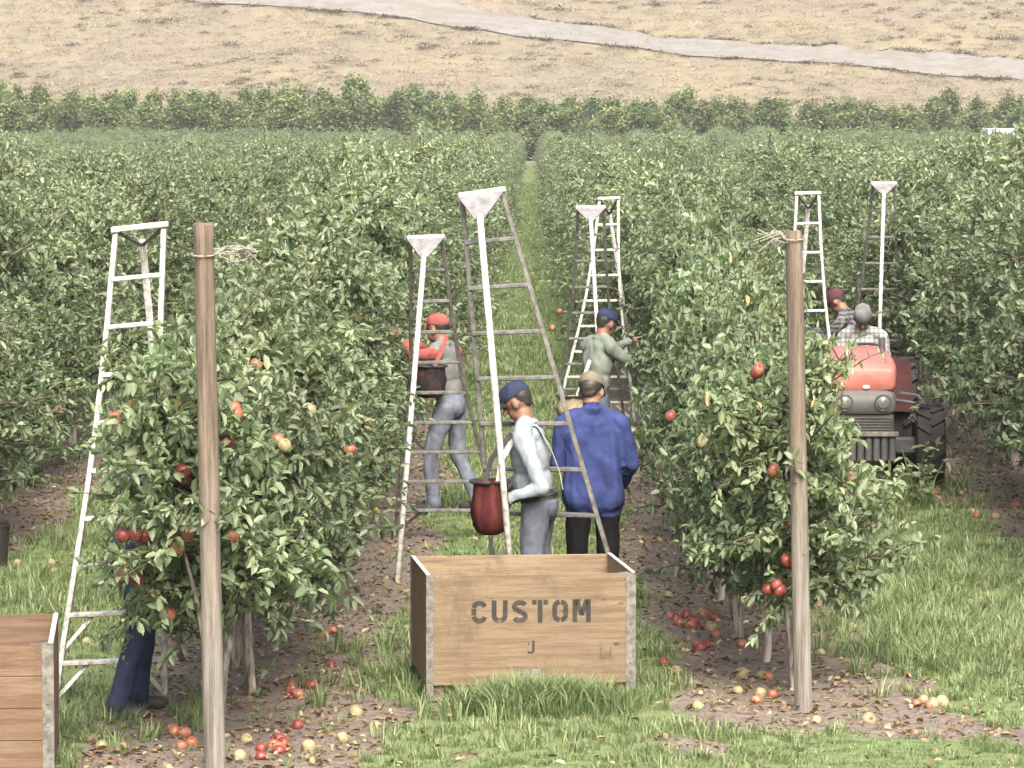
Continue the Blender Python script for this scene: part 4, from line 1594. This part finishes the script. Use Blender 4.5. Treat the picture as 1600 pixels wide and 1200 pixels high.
def strap(name, pts, w, mat, parent, th=.004):
    """flat webbing along the points, w wide"""
    bm = bmesh.new()
    pts = [Vector(p) for p in pts]
    L, Rr = [], []
    for i, p in enumerate(pts):
        d = (pts[min(i + 1, len(pts) - 1)] - pts[max(i - 1, 0)]).normalized()
        s = d.cross(Vector((0.25, -1, 0.1)))
        s.normalize()
        L.append(bm.verts.new(p + s * w / 2)); Rr.append(bm.verts.new(p - s * w / 2))
    for i in range(len(pts) - 1):
        bm.faces.new((L[i], Rr[i], Rr[i + 1], L[i + 1]))
    r_ = bmesh.ops.extrude_face_region(bm, geom=bm.faces[:])
    bmesh.ops.translate(bm, vec=(0, th, 0), verts=[g for g in r_['geom'] if isinstance(g, bmesh.types.BMVert)])
    bmesh.ops.recalc_face_normals(bm, faces=bm.faces[:])
    return link(name, from_bm(bm, name), mat, parent)


# man in the navy cap, in profile to the left, holding the leg of the big ladder
P1, U1, H1 = person('man in navy cap and pale blue shirt holding the tall ladder', (.05, 23.98, 0), R(77), 'shirt', 'jeans', 'boot', 'cap', 'navy', lean=R(9), nod=R(24), H=1.70,
                    armL=((-.255, -.08, 1.06), (-.26, .135, .985)), armR=((.26, .10, 1.10), (.20, .30, 1.00)), gripL=True, belt=True, voxel=.0075)
strap('strap', [U1(-.10, .10, 1.36), U1(-.09, .03, 1.455), U1(-.06, -.085, 1.43), U1(-.02, -.14, 1.28), U1(.0, -.17, 1.12), U1(.0, -.175, 1.0)], .035, M['canvas_white'], P1)

# man in the blue jacket, his back to us
P2, U2, H2 = person('man in blue jacket and khaki cap seen from behind', (.405, 24.75, 0), R(6), 'jacket', 'trousers', 'boot', 'cap', 'khaki', lean=R(7), nod=R(20), turn=R(-22), H=1.70, jacket=True,
                    armL=((-.235, .05, 1.12), (-.19, .25, 1.10)), armR=((.245, .0, 1.11), (.215, .19, .97)), voxel=.0085)
# picker in jeans at the left row
person('picker in red cap and faded jeans reaching into the left row', (-.68, 32.4, 0), R(62), 'greycloth', 'jeans2', 'boot', 'cap', 'redcloth', lean=R(8), nod=R(-6), H=1.70, sleeve='redcloth',
       armL=((-.24, .22, 1.36), (-.16, .42, 1.52)), armR=((.25, .20, 1.30), (.20, .44, 1.42)), legL=((-.13, .12, .50), (-.14, .08, .09)), legR=((.11, -.02, .49), (.12, -.20, .11)), voxel=.011)
# picker at the right row, hidden below by the man in blue
person('picker in black cap and grey-green shirt facing the right row', (.54, 33.3, 0), R(-55), 'sage', 'jeans', 'boot', 'cap', 'navy', lean=R(10), nod=R(10), H=1.70,
       armL=((-.22, .26, 1.30), (-.12, .48, 1.40)), armR=((.24, .22, 1.26), (.16, .46, 1.26)), voxel=.012)
# somebody behind the left row end, only legs and glimpses showing
person('picker in dark clothes mostly hidden behind the left row end', (-2.22, 21.30, 0), R(-60), 'plaid', 'navy', 'boot', 'cap', 'navy', lean=R(6), nod=R(-5), H=1.68,
       armL=((-.22, .24, 1.34), (-.12, .44, 1.48)), armR=((.24, .22, 1.30), (.16, .46, 1.40)), legL=((-.13, .14, .50), (-.15, .10, .09)), legR=((.12, -.02, .49), (.14, -.16, .09)), voxel=.011)
# bending picker behind the tractor
person('picker in maroon knitted hat and dark plaid bending behind the tractor', (3.36, 38.6, 0), R(70), 'plaid', 'trousers', 'boot', 'beanie', 'maroon', lean=R(24), nod=R(20), H=1.70,
       armL=((-.24, .34, 1.16), (-.18, .56, 1.24)), armR=((.25, .32, 1.14), (.18, .54, 1.20)), voxel=.012, group=None)


# ------------------------------------------------------------------ red picking bag between the ladder and the man in the cap
def picking_bag(label, c, w, d, h, body_m):
    e = empty('picking_bag', c)
    bm = bmesh.new()
    n = 20
    rings = []
    prof = [(.0, 0), (.42, .01), (.70, .06), (.90, .18), (1.02, .36), (1.0, .55), (.93, .74), (.95, .92), (1.0, 1.0), (.93, 1.0), (.88, .8)]
    for j, (q, z) in enumerate(prof):
        if q == 0:
            rings.append([bm.verts.new((0, 0, 0))]); continue
        rings.append([bm.verts.new((math.cos(2 * math.pi * k / n) * w / 2 * q * (1 + .16 * noise.noise(Vector((math.cos(2 * math.pi * k / n) * 2, math.sin(2 * math.pi * k / n) * 2, z * 4)))),
                                    math.sin(2 * math.pi * k / n) * d / 2 * q * (1 + .16 * noise.noise(Vector((k * .9, z * 3, 1)))), z * h)) for k in range(n)])
    for a, b in zip(rings[:-1], rings[1:]):
        for k in range(n):
            if len(a) == 1: bm.faces.new((a[0], b[(k + 1) % n], b[k]))
            else: bm.faces.new((a[k], a[(k + 1) % n], b[(k + 1) % n], b[k]))
    link('bag', from_bm(bm, 'bag'), body_m, e, smooth=True)
    link('rim', tube_me('rim', [(math.cos(a) * w / 2 * 1.03, math.sin(a) * d / 2 * 1.03, h) for a in np.linspace(0, 2 * math.pi, 25)], .012, 6), M['black'], e)
    return tag(e, label, 'bag')


M['bag_dark'] = m_noisy('black_canvas', [(.35, (.010, .009, .010)), (.55, (.022, .018, .018)), (.66, (.10, .022, .02))], 9, .85, .15, bmp=.5, bd=.015)
M['bag_cream'] = m_noisy('cream_canvas', [(.35, (.17, .14, .09)), (.55, (.27, .235, .16)), (.66, (.33, .27, .16))], 9, .85, .15, bmp=.5, bd=.015)
b2 = picking_bag('black and red picking bag worn by the picker at the left row', at(672, 622, 32.15), .27, .24, .27, M['bag_dark'])
strap('strap', [(.04, -.02, .27), (.10, .05, .40), (.14, .10, .52)], .034, M['redcloth'], b2)
b3 = picking_bag('cream picking bag hanging at the foot of the rear right ladder', at(893, 655, 33.0), .25, .22, .20, M['bag_cream'])
strap('strap', [(.05, -.02, .20), (.10, .06, .34), (.16, .16, .50)], .03, M['canvas_white'], b3)
bag_c = at(766, 836, 23.72)
BAG = picking_bag('dark red canvas picking bag hanging in front of the capped man', bag_c, .235, .24, .335, M['bag_red'])
for dx, q in ((.05, (.155, .20, .60)), (-.03, (.13, .16, .62))):
    strap('strap', [(dx, -.05, .335), (dx * .8 + .03, .02, .47), q], .034, M['canvas_white'] if dx > 0 else M['black'], BAG)

# ------------------------------------------------------------------ narrow orchard tractor, nose towards us
def build_tractor(loc, rz):
    e = empty('tractor', loc, rz)

    def sect(w, z0, z1, n=28, p=5.5):
        """rounded-box outline in X, Z"""
        out = []
        for k in range(n):
            a = 2 * math.pi * k / n
            c, s = math.cos(a), math.sin(a)
            out.append((math.copysign(abs(c) ** (2 / p), c) * w / 2, (z0 + z1) / 2 + math.copysign(abs(s) ** (2 / p), s) * (z1 - z0) / 2))
        return out

    def loft(name, secs, mat, smooth=True):
        bm = bmesh.new()
        rings = [[bm.verts.new((x, y, z)) for x, z in sec] for y, sec in secs]
        n = len(rings[0])
        for a, b in zip(rings[:-1], rings[1:]):
            for k in range(n): bm.faces.new((a[k], a[(k + 1) % n], b[(k + 1) % n], b[k]))
        bm.faces.new(rings[0]); bm.faces.new(rings[-1][::-1])
        bmesh.ops.recalc_face_normals(bm, faces=bm.faces[:])
        o = link(name, from_bm(bm, name), mat, e, smooth=smooth)
        return o
    hood = loft('hood', [(.10, sect(.50, .93, 1.10)), (.112, sect(.55, .915, 1.12)), (.15, sect(.58, .905, 1.15)), (.24, sect(.60, .90, 1.18)), (.6, sect(.61, .90, 1.21)), (1.0, sect(.61, .90, 1.225)), (1.38, sect(.60, .83, 1.25)), (1.42, sect(.54, .86, 1.22))], M['tractor_red'])
    for s in (-1, 1):                         # pressed crease along the hood
        link('crease', tube_me('crease', [(s * .20, .19, 1.165), (s * .21, .4, 1.204), (s * .215, 1.3, 1.248)], .010, 6), M['tractor_red'], hood)
    link('emblem', box_me('emblem', (.02, .088, .955), (.06, .02, .035), .008), M['white_paint'], hood)
    panel = loft('light_panel', [(.075, sect(.52, .72, .925)), (.09, sect(.57, .71, .925)), (.45, sect(.60, .71, .92))], M['tractor_grey'])
    for s in (-1, 1):
        bm = bmesh.new()
        add_lathe(bm, [(0, .03), (.04, .026), (.062, .012), (.066, 0), (.066, -.04)], 18, Matrix.Translation((s * .17, .075, .815)) @ Matrix.Rotation(R(90), 4, 'X'))
        hl = link('headlight', from_bm(bm, 'headlight'), M['lamp_glass'], panel, smooth=True)
        link('bezel', tube_me('bezel', [(s * .17 + .07 * math.cos(a), .068, .815 + .07 * math.sin(a)) for a in np.linspace(0, 2 * math.pi, 19)], .009, 6), M['tractor_dark'], panel)
    grille = link('grille', box_me('grille', (0, .30, .61), (.54, .40, .22), .015), M['tractor_dark'], e)
    for i in range(7):
        link('slat', box_me('slat', (0, .094, .525 + i * .026), (.50, .014, .011)), M['tractor_grey'], grille)
    for i in range(8):
        link('front_weight', box_me('front_weight', (-.245 + i * .07, .03, .43), (.060, .22, .26), .015), M['tractor_dark'], e)
    link('weight_bar', box_me('weight_bar', (0, -.09, .55), (.60, .03, .045), .006), M['galv'], e)
    link('chassis', box_me('chassis', (0, 1.25, .52), (.34, 2.2, .34), .03), M['tractor_dark'], e)
    link('front_axle', box_me('front_axle', (0, .52, .40), (1.0, .14, .15), .02), M['tractor_dark'], e)
    link('rear_axle', box_me('rear_axle', (0, 2.15, .58), (1.0, .22, .22), .03), M['tractor_dark'], e)
    # lamp bracket on the right
    link('bracket', tube_me('bracket', [(.30, .35, .82), (.46, .30, .80), (.55, .32, .79), (.50, .36, .86), (.34, .40, .88)], .016, 6), M['tractor_grey'], e)
    link('exhaust', tube_me('exhaust', [(.22, 1.05, 1.22), (.22, 1.05, 1.34)], .03, 10), M['tractor_dark'], e)

    def wheel(x, y, rad, wid, lugs, s):
        bm = bmesh.new()
        hwid = wid / 2
        prof = [(rad * .56, -hwid * .8), (rad * .62, -hwid), (rad * .82, -hwid * 1.05), (rad * .93, -hwid * .92), (rad * .96, 0), (rad * .93, hwid * .92), (rad * .82, hwid * 1.05), (rad * .62, hwid), (rad * .56, hwid * .8)]
        Mw = Matrix.Translation((x, y, rad)) @ Matrix.Rotation(R(90), 4, 'Y')
        add_lathe(bm, prof, 36, Mw)
        for i in range(lugs):
            for sd in (-1, 1):
                a = 2 * math.pi * (i + (.5 if sd > 0 else 0)) / lugs
                L = Mw @ Matrix.Rotation(a, 4, 'Z') @ Matrix.Translation((rad * .965, 0, sd * hwid * .48)) @ Matrix.Rotation(sd * R(38), 4, 'X')
                add_box(bm, (0, 0, 0), (rad * .075, rad * .085, hwid * 1.15), L)
        w = link('wheel', from_bm(bm, 'tyre'), M['tyre'], e)
        bm = bmesh.new()
        add_lathe(bm, [(0, .03), (rad * .16, .03), (rad * .2, .0), (rad * .45, .01), (rad * .5, hwid * .75), (rad * .57, hwid * .8), (rad * .57, -hwid * .8)], 24, Mw @ (Matrix() if s > 0 else Matrix.Rotation(math.pi, 4, 'X')))
        link('rim', from_bm(bm, 'rim'), M['tractor_grey'], w, smooth=True)
    for s in (-1, 1):
        wheel(s * .61, .52, .385, .25, 15, s)
        wheel(s * .46, 2.15, .55, .27, 18, s)
        bm = bmesh.new()                       # rear fender
        rows = []
        for i in range(13):
            a = R(10 + i * 13)
            rows.append([bm.verts.new((x, 2.15 - math.cos(a) * .62, .53 + math.sin(a) * .57)) for x in (s * .34, s * .54)])
        for a, b in zip(rows[:-1], rows[1:]): bm.faces.new((a[0], a[1], b[1], b[0]))
        r_ = bmesh.ops.extrude_face_region(bm, geom=bm.faces[:])
        bmesh.ops.scale(bm, vec=(1, .985, .985), space=Matrix.Translation((0, -2.15, -.57)), verts=[g for g in r_['geom'] if isinstance(g, bmesh.types.BMVert)])
        bmesh.ops.recalc_face_normals(bm, faces=bm.faces[:])
        link('fender', from_bm(bm, 'fender'), M['tractor_darkred'], e)
    seat = link('seat', box_me('seat', (.10, 2.12, .78), (.44, .42, .09), .03), M['black'], e)
    link('seat_back', box_me('seat_back', (.10, 2.33, .95), (.42, .07, .30), .03), M['black'], seat)
    link('steering_column', tube_me('steering_column', [(.10, 1.42, .85), (.10, 1.62, 1.14)], .025, 8), M['tractor_dark'], e)
    Ms = Matrix.Translation((.10, 1.63, 1.16)) @ Matrix.Rotation(R(-32), 4, 'X')
    link('steering_wheel', tube_me('steering_wheel', [Ms @ Vector((.19 * math.cos(a), .19 * math.sin(a), 0)) for a in np.linspace(0, 2 * math.pi, 25)], .014, 6), M['black'], e)
    tag(e, 'faded red narrow tractor parked in the alley behind the right post', 'tractor')
    return e


tr_loc = Vector((2.96, 34.0, 0))
TR = build_tractor(tr_loc, R(-1.5))
# driver on the seat: pelvis on the cushion, feet on the platform
person('driver in grey plaid bent over the wheel of the red tractor', tr_loc + Vector((.155, 2.08, 0)), R(176), 'greyplaid', 'jeans', 'boot', 'beanie', 'greycloth', lean=R(20), nod=R(28), H=1.68, pelvis=(0, 0, .91),
       armL=((-.24, .20, 1.08), (-.15, .42, 1.16)), armR=((.24, .20, 1.08), (.15, .42, 1.16)), legL=((-.16, .42, .88), (-.17, .48, .48)), legR=((.16, .42, .88), (.17, .48, .48)), voxel=.012, group=None)


# ------------------------------------------------------------------ white truck whose roof shows above the far rows
def build_truck():
    e = empty('box_truck', (at(1562, 190, 312).x, 312, 0))
    link('cargo_box', box_me('cargo_box', (0, 0, 1.72), (2.4, 4.6, 1.9), .06), M['white_paint'], e)
    cab = link('cab', box_me('cab', (0, -3.2, 1.45), (2.1, 1.7, 1.7), .15), M['white_paint'], e)
    link('windscreen', box_me('windscreen', (0, -4.06, 1.8), (1.8, .03, .65), .01), M['glass_dark'], cab)
    link('chassis', box_me('chassis', (0, -.6, .68), (1.0, 6.4, .22)), M['tractor_dark'], e)
    for s in (-1, 1):
        for y in (-3.1, 1.4):
            bm = bmesh.new()
            add_lathe(bm, [(0, -.13), (.3, -.14), (.46, -.11), (.48, 0), (.46, .11), (.3, .14), (0, .13)], 20, Matrix.Translation((s * .92, y, .48)) @ Matrix.Rotation(R(90), 4, 'Y'))
            link('wheel', from_bm(bm, 'wheel'), M['tyre'], e)
    tag(e, 'white truck whose roof shows below the windbreak, far right', 'truck')


build_truck()


# ------------------------------------------------------------------ black bucket cut by the left picture edge
def build_bucket():
    g = ground_at(-14, 884)
    e = empty('bucket', (g.x, g.y, 0))
    bm = bmesh.new()
    add_lathe(bm, [(0, .004), (.115, .004), (.12, .012), (.145, .30), (.152, .30), (.152, .315), (.138, .315), (.112, .02), (0, .02)], 24)
    link('pail', from_bm(bm, 'pail'), M['black'], e, smooth=False)
    link('handle', tube_me('handle', [(.15 * math.cos(a), .05, .30 - .12 * math.sin(a)) for a in np.linspace(0, math.pi, 13)], .004, 6), M['galv'], e)
    tag(e, 'black picking bucket on the soil, cut by the left picture edge', 'bucket')


build_bucket()


# ------------------------------------------------------------------ apples
def apple_mesh(name, mat):
    bm = bmesh.new()
    prof = [(0, .012), (.010, .006), (.022, .001), (.034, .010), (.041, .028), (.0405, .045), (.034, .062), (.022, .071), (.011, .069), (.004, .061), (0, .059)]
    add_lathe(bm, prof, 16)
    add_tube(bm, [(0, 0, .058), (.003, 0, .072), (.008, .002, .084)], [.002, .002, .0026], 5)
    for v in bm.verts:
        v.co.x *= 1 + .05 * math.sin(v.co.z * 60)
    me = from_bm(bm, name)
    me.materials.append(mat)
    me.polygons.foreach_set('use_smooth', [True] * len(me.polygons))
    return me


AM = {'r': apple_mesh('red_apple', M['apple_red']), 'o': apple_mesh('orange_apple', M['apple_orange']), 'y': apple_mesh('yellow_apple', M['apple_yellow'])}
COLW = {'r': 'red', 'o': 'orange-red', 'y': 'pale yellow'}


def fallen(kind, px, py, where, rr, rank):
    g = ground_at(px, py)
    o = link('apple', AM[kind])
    s = rr.uniform(.72, 1.02)
    o.rotation_euler = (rr.uniform(-1.4, 1.4), rr.uniform(-.8, .8), rr.uniform(0, 6.28))
    o.scale = (s, s, s)
    Rm = o.rotation_euler.to_matrix()
    c = Rm @ Vector((0, 0, .036)) * s
    o.location = Vector((g.x, g.y, ground_z(g.x, g.y) + .018 * s)) - c
    tag(o, '%s from left, %s apple fallen %s' % (rank, COLW[kind], where), 'apple', '%s apples fallen %s' % (COLW[kind], where))


rr = random.Random(5)
SPOTS = [
    ('between the left post and the crate', 'r', [(516, 1047), (462, 1080), (476, 1072), (490, 1070), (455, 1086)]),
    ('between the left post and the crate', 'o', [(522, 990), (508, 994), (470, 1084), (484, 1078), (448, 1078)]),
    ('at the foot of the left post', 'r', [(430, 1172), (448, 1168), (440, 1158), (415, 1180), (404, 1184), (464, 1142)]),
    ('at the foot of the left post', 'o', [(438, 1176), (424, 1160), (452, 1158)]),
    ('at the foot of the left post', 'y', [(372, 1182), (390, 1158)]),
    ('in the litter left of the left post', 'o', [(275, 1158), (290, 1150), (302, 1162), (284, 1172), (265, 1150)]),
    ('under the right row beside the crate', 'r', [(1040, 1032), (1092, 1020), (1086, 1012), (1100, 1008), (1060, 968), (1075, 962), (1088, 972), (1102, 980), (1110, 968), (1120, 976)]),
    ('under the right row beside the crate', 'o', [(1068, 975), (1096, 962), (1052, 960), (1112, 988), (1080, 984), (1165, 1010)]),
    ('under the right row beside the crate', 'y', [(1046, 936), (1112, 986), (1050, 1048)]),
    ('around the foot of the right post', 'y', [(1160, 1085), (1186, 1088), (1162, 1064), (1190, 1062), (1096, 1108), (1277, 1026), (1272, 1124)]),
    ('around the foot of the right post', 'o', [(1196, 1066), (1205, 1092), (1180, 1096)]),
    ('on the grass right of the right post', 'y', [(1425, 1076), (1440, 1104), (1456, 1102), (1470, 1104), (1364, 1122), (1398, 1018), (1312, 992), (1326, 990), (1486, 882), (1500, 908), (1520, 912)]),
    ('on the grass right of the right post', 'o', [(1448, 1106), (1438, 1100)]),
    ('on the soil right of the tractor', 'o', [(1470, 778), (1520, 808), (1540, 780), (1583, 792)]),
    ('on the soil right of the tractor', 'y', [(1498, 774), (1524, 812), (1556, 806)]),
    ('in the grass beside the left white ladder', 'y', [(136, 1002), (84, 884), (32, 886), (140, 1166), (92, 892), (160, 1166), (190, 975)]),
    ('in the grass left of the crate', 'y', [(562, 1122), (590, 1144), (536, 1164), (480, 1172)]),
]
for where, kind, pts in SPOTS:
    for i, (px, py) in enumerate(sorted(pts)):
        fallen(kind, px + rr.uniform(-7, 7), py + rr.uniform(-7, 7), where, rr, ordinal(i + 1))


def hang(kind, px, py, Y):
    """an apple on its tree: a part of the nearest tree"""
    w = at(px, py, Y + .28)
    e, mw = min(TREES, key=lambda t: (t[0].location.xy - w.xy).length)
    o = link('apple', AM[kind], None, e)
    q = rr.uniform(.85, 1.05)
    Ml = mw.inverted() @ Matrix.Translation(w - Vector((0, 0, .035))) @ Euler((rr.gauss(0, .3), rr.gauss(0, .3), rr.uniform(0, 6.28))).to_matrix().to_4x4() @ Matrix.Scale(q, 4)
    o.matrix_basis = Ml


for kind, px, py, Y in (('r', 192, 836, 19.5), ('r', 212, 834, 19.5), ('r', 226, 838, 19.6), ('o', 297, 832, 19.45), ('o', 276, 854, 19.42), ('r', 268, 848, 19.5), ('y', 247, 862, 19.45), ('o', 362, 838, 19.5),
                        ('o', 262, 960, 19.7), ('o', 436, 686, 20.3), ('y', 442, 694, 20.3), ('o', 364, 636, 19.6), ('o', 372, 645, 19.6), ('r', 282, 734, 19.5), ('r', 290, 745, 19.55), ('r', 194, 902, 19.55), ('r', 214, 903, 19.5),
                        ('o', 182, 652, 19.7), ('o', 200, 640, 19.7), ('o', 395, 568, 20.4), ('r', 356, 690, 19.6), ('o', 420, 900, 20.2), ('y', 480, 640, 21.0), ('o', 540, 700, 23.0),
                        ('o', 1214, 732, 21.5), ('o', 1206, 738, 21.52), ('r', 1228, 874, 21.45), ('r', 1238, 880, 21.5), ('r', 1212, 912, 21.45), ('r', 1200, 920, 21.5), ('r', 1222, 922, 21.45), ('o', 1182, 574, 21.7), ('r', 1186, 582, 21.7),
                        ('r', 1222, 818, 21.5), ('y', 1120, 700, 22.3), ('y', 1095, 690, 22.4), ('o', 1050, 650, 25.0), ('r', 1330, 750, 22.0),
                        ('o', 874, 486, 47.0), ('o', 864, 512, 45.0), ('r', 40, 690, 33.0), ('o', 90, 640, 31.0), ('o', 1520, 640, 36.5), ('o', 1580, 560, 35.5)):
    hang(kind, px, py, Y)


# ------------------------------------------------------------------ pale weeds standing in front of the tractor
def weed(label, px, py, h, seed, n=70):
    g = ground_at(px, py)
    e = empty('weed', (g.x, g.y, ground_z(g.x, g.y)))
    r_ = np.random.default_rng(seed)
    P, D = [], []
    for i in range(6):
        d = unit(np.array([r_.normal(0, .35), r_.normal(0, .3), 1.0]))
        hh_ = h * r_.uniform(.6, 1.1)
        pts = [np.zeros(3), d * hh_ * .5 + r_.normal(0, .02, 3), d * hh_]
        link('stem', tube_me('stem', [Vector(p) for p in pts], [.007, .005, .002], 5), M['grass_stem'], e)
        for j in range(n // 6):
            t = r_.uniform(.25, 1)
            P.append(d * hh_ * t); D.append(unit(np.array([r_.normal(0, 1), r_.normal(0, 1), r_.normal(.1, .4)])))
    P, D = np.array(P), np.array(D)
    N = unit(np.array([0, -.3, 1.]) + r_.normal(0, .4, P.shape))
    L = r_.uniform(.08, .15, len(P))
    V, F = leaf_arrays(P, D, N, L, L * .45)
    me = np_mesh('foliage', V, [F], var=np.repeat(np.clip(r_.normal(.8, .15, len(P)), 0, .96), 2))
    link('foliage', me, M['leaf'], e)
    tag(e, label, 'weed', 'tall weeds in the right-hand alley')


M['grass_stem'] = m_noisy('green_stem', [(.3, (.07, .10, .04)), (.7, (.12, .16, .07))], 20, .7, .3)
weed('tall pale-leaved weed in front of the tractor wheel', 1432, 800, .62, 1)
weed('low pale-leaved weed in front of the tractor nose', 1375, 815, .50, 2)
weed('pale weed half hidden by the right row beside the tractor', 1335, 806, .45, 3)

# ------------------------------------------------------------------ the thin haze that pales the far trees and the hill
def build_haze():
    m = bpy.data.materials.new('thin_haze')
    m.use_nodes = True
    nt = m.node_tree
    nt.nodes.clear()
    out = nt.nodes.new('ShaderNodeOutputMaterial')
    v = nt.nodes.new('ShaderNodeVolumePrincipled')
    v.inputs['Color'].default_value = (.93, .95, .97, 1)
    v.inputs['Density'].default_value = HAZE
    v.inputs['Anisotropy'].default_value = .3
    nt.links.new(v.outputs[0], out.inputs['Volume'])
    o = link('haze', box_me('haze', (0, 290, 48), (900, 640, 100)), m)
    tag(o, 'thin pale haze hanging over the orchard and the hillside', 'haze', kind='stuff')


HAZE = .0003
build_haze()
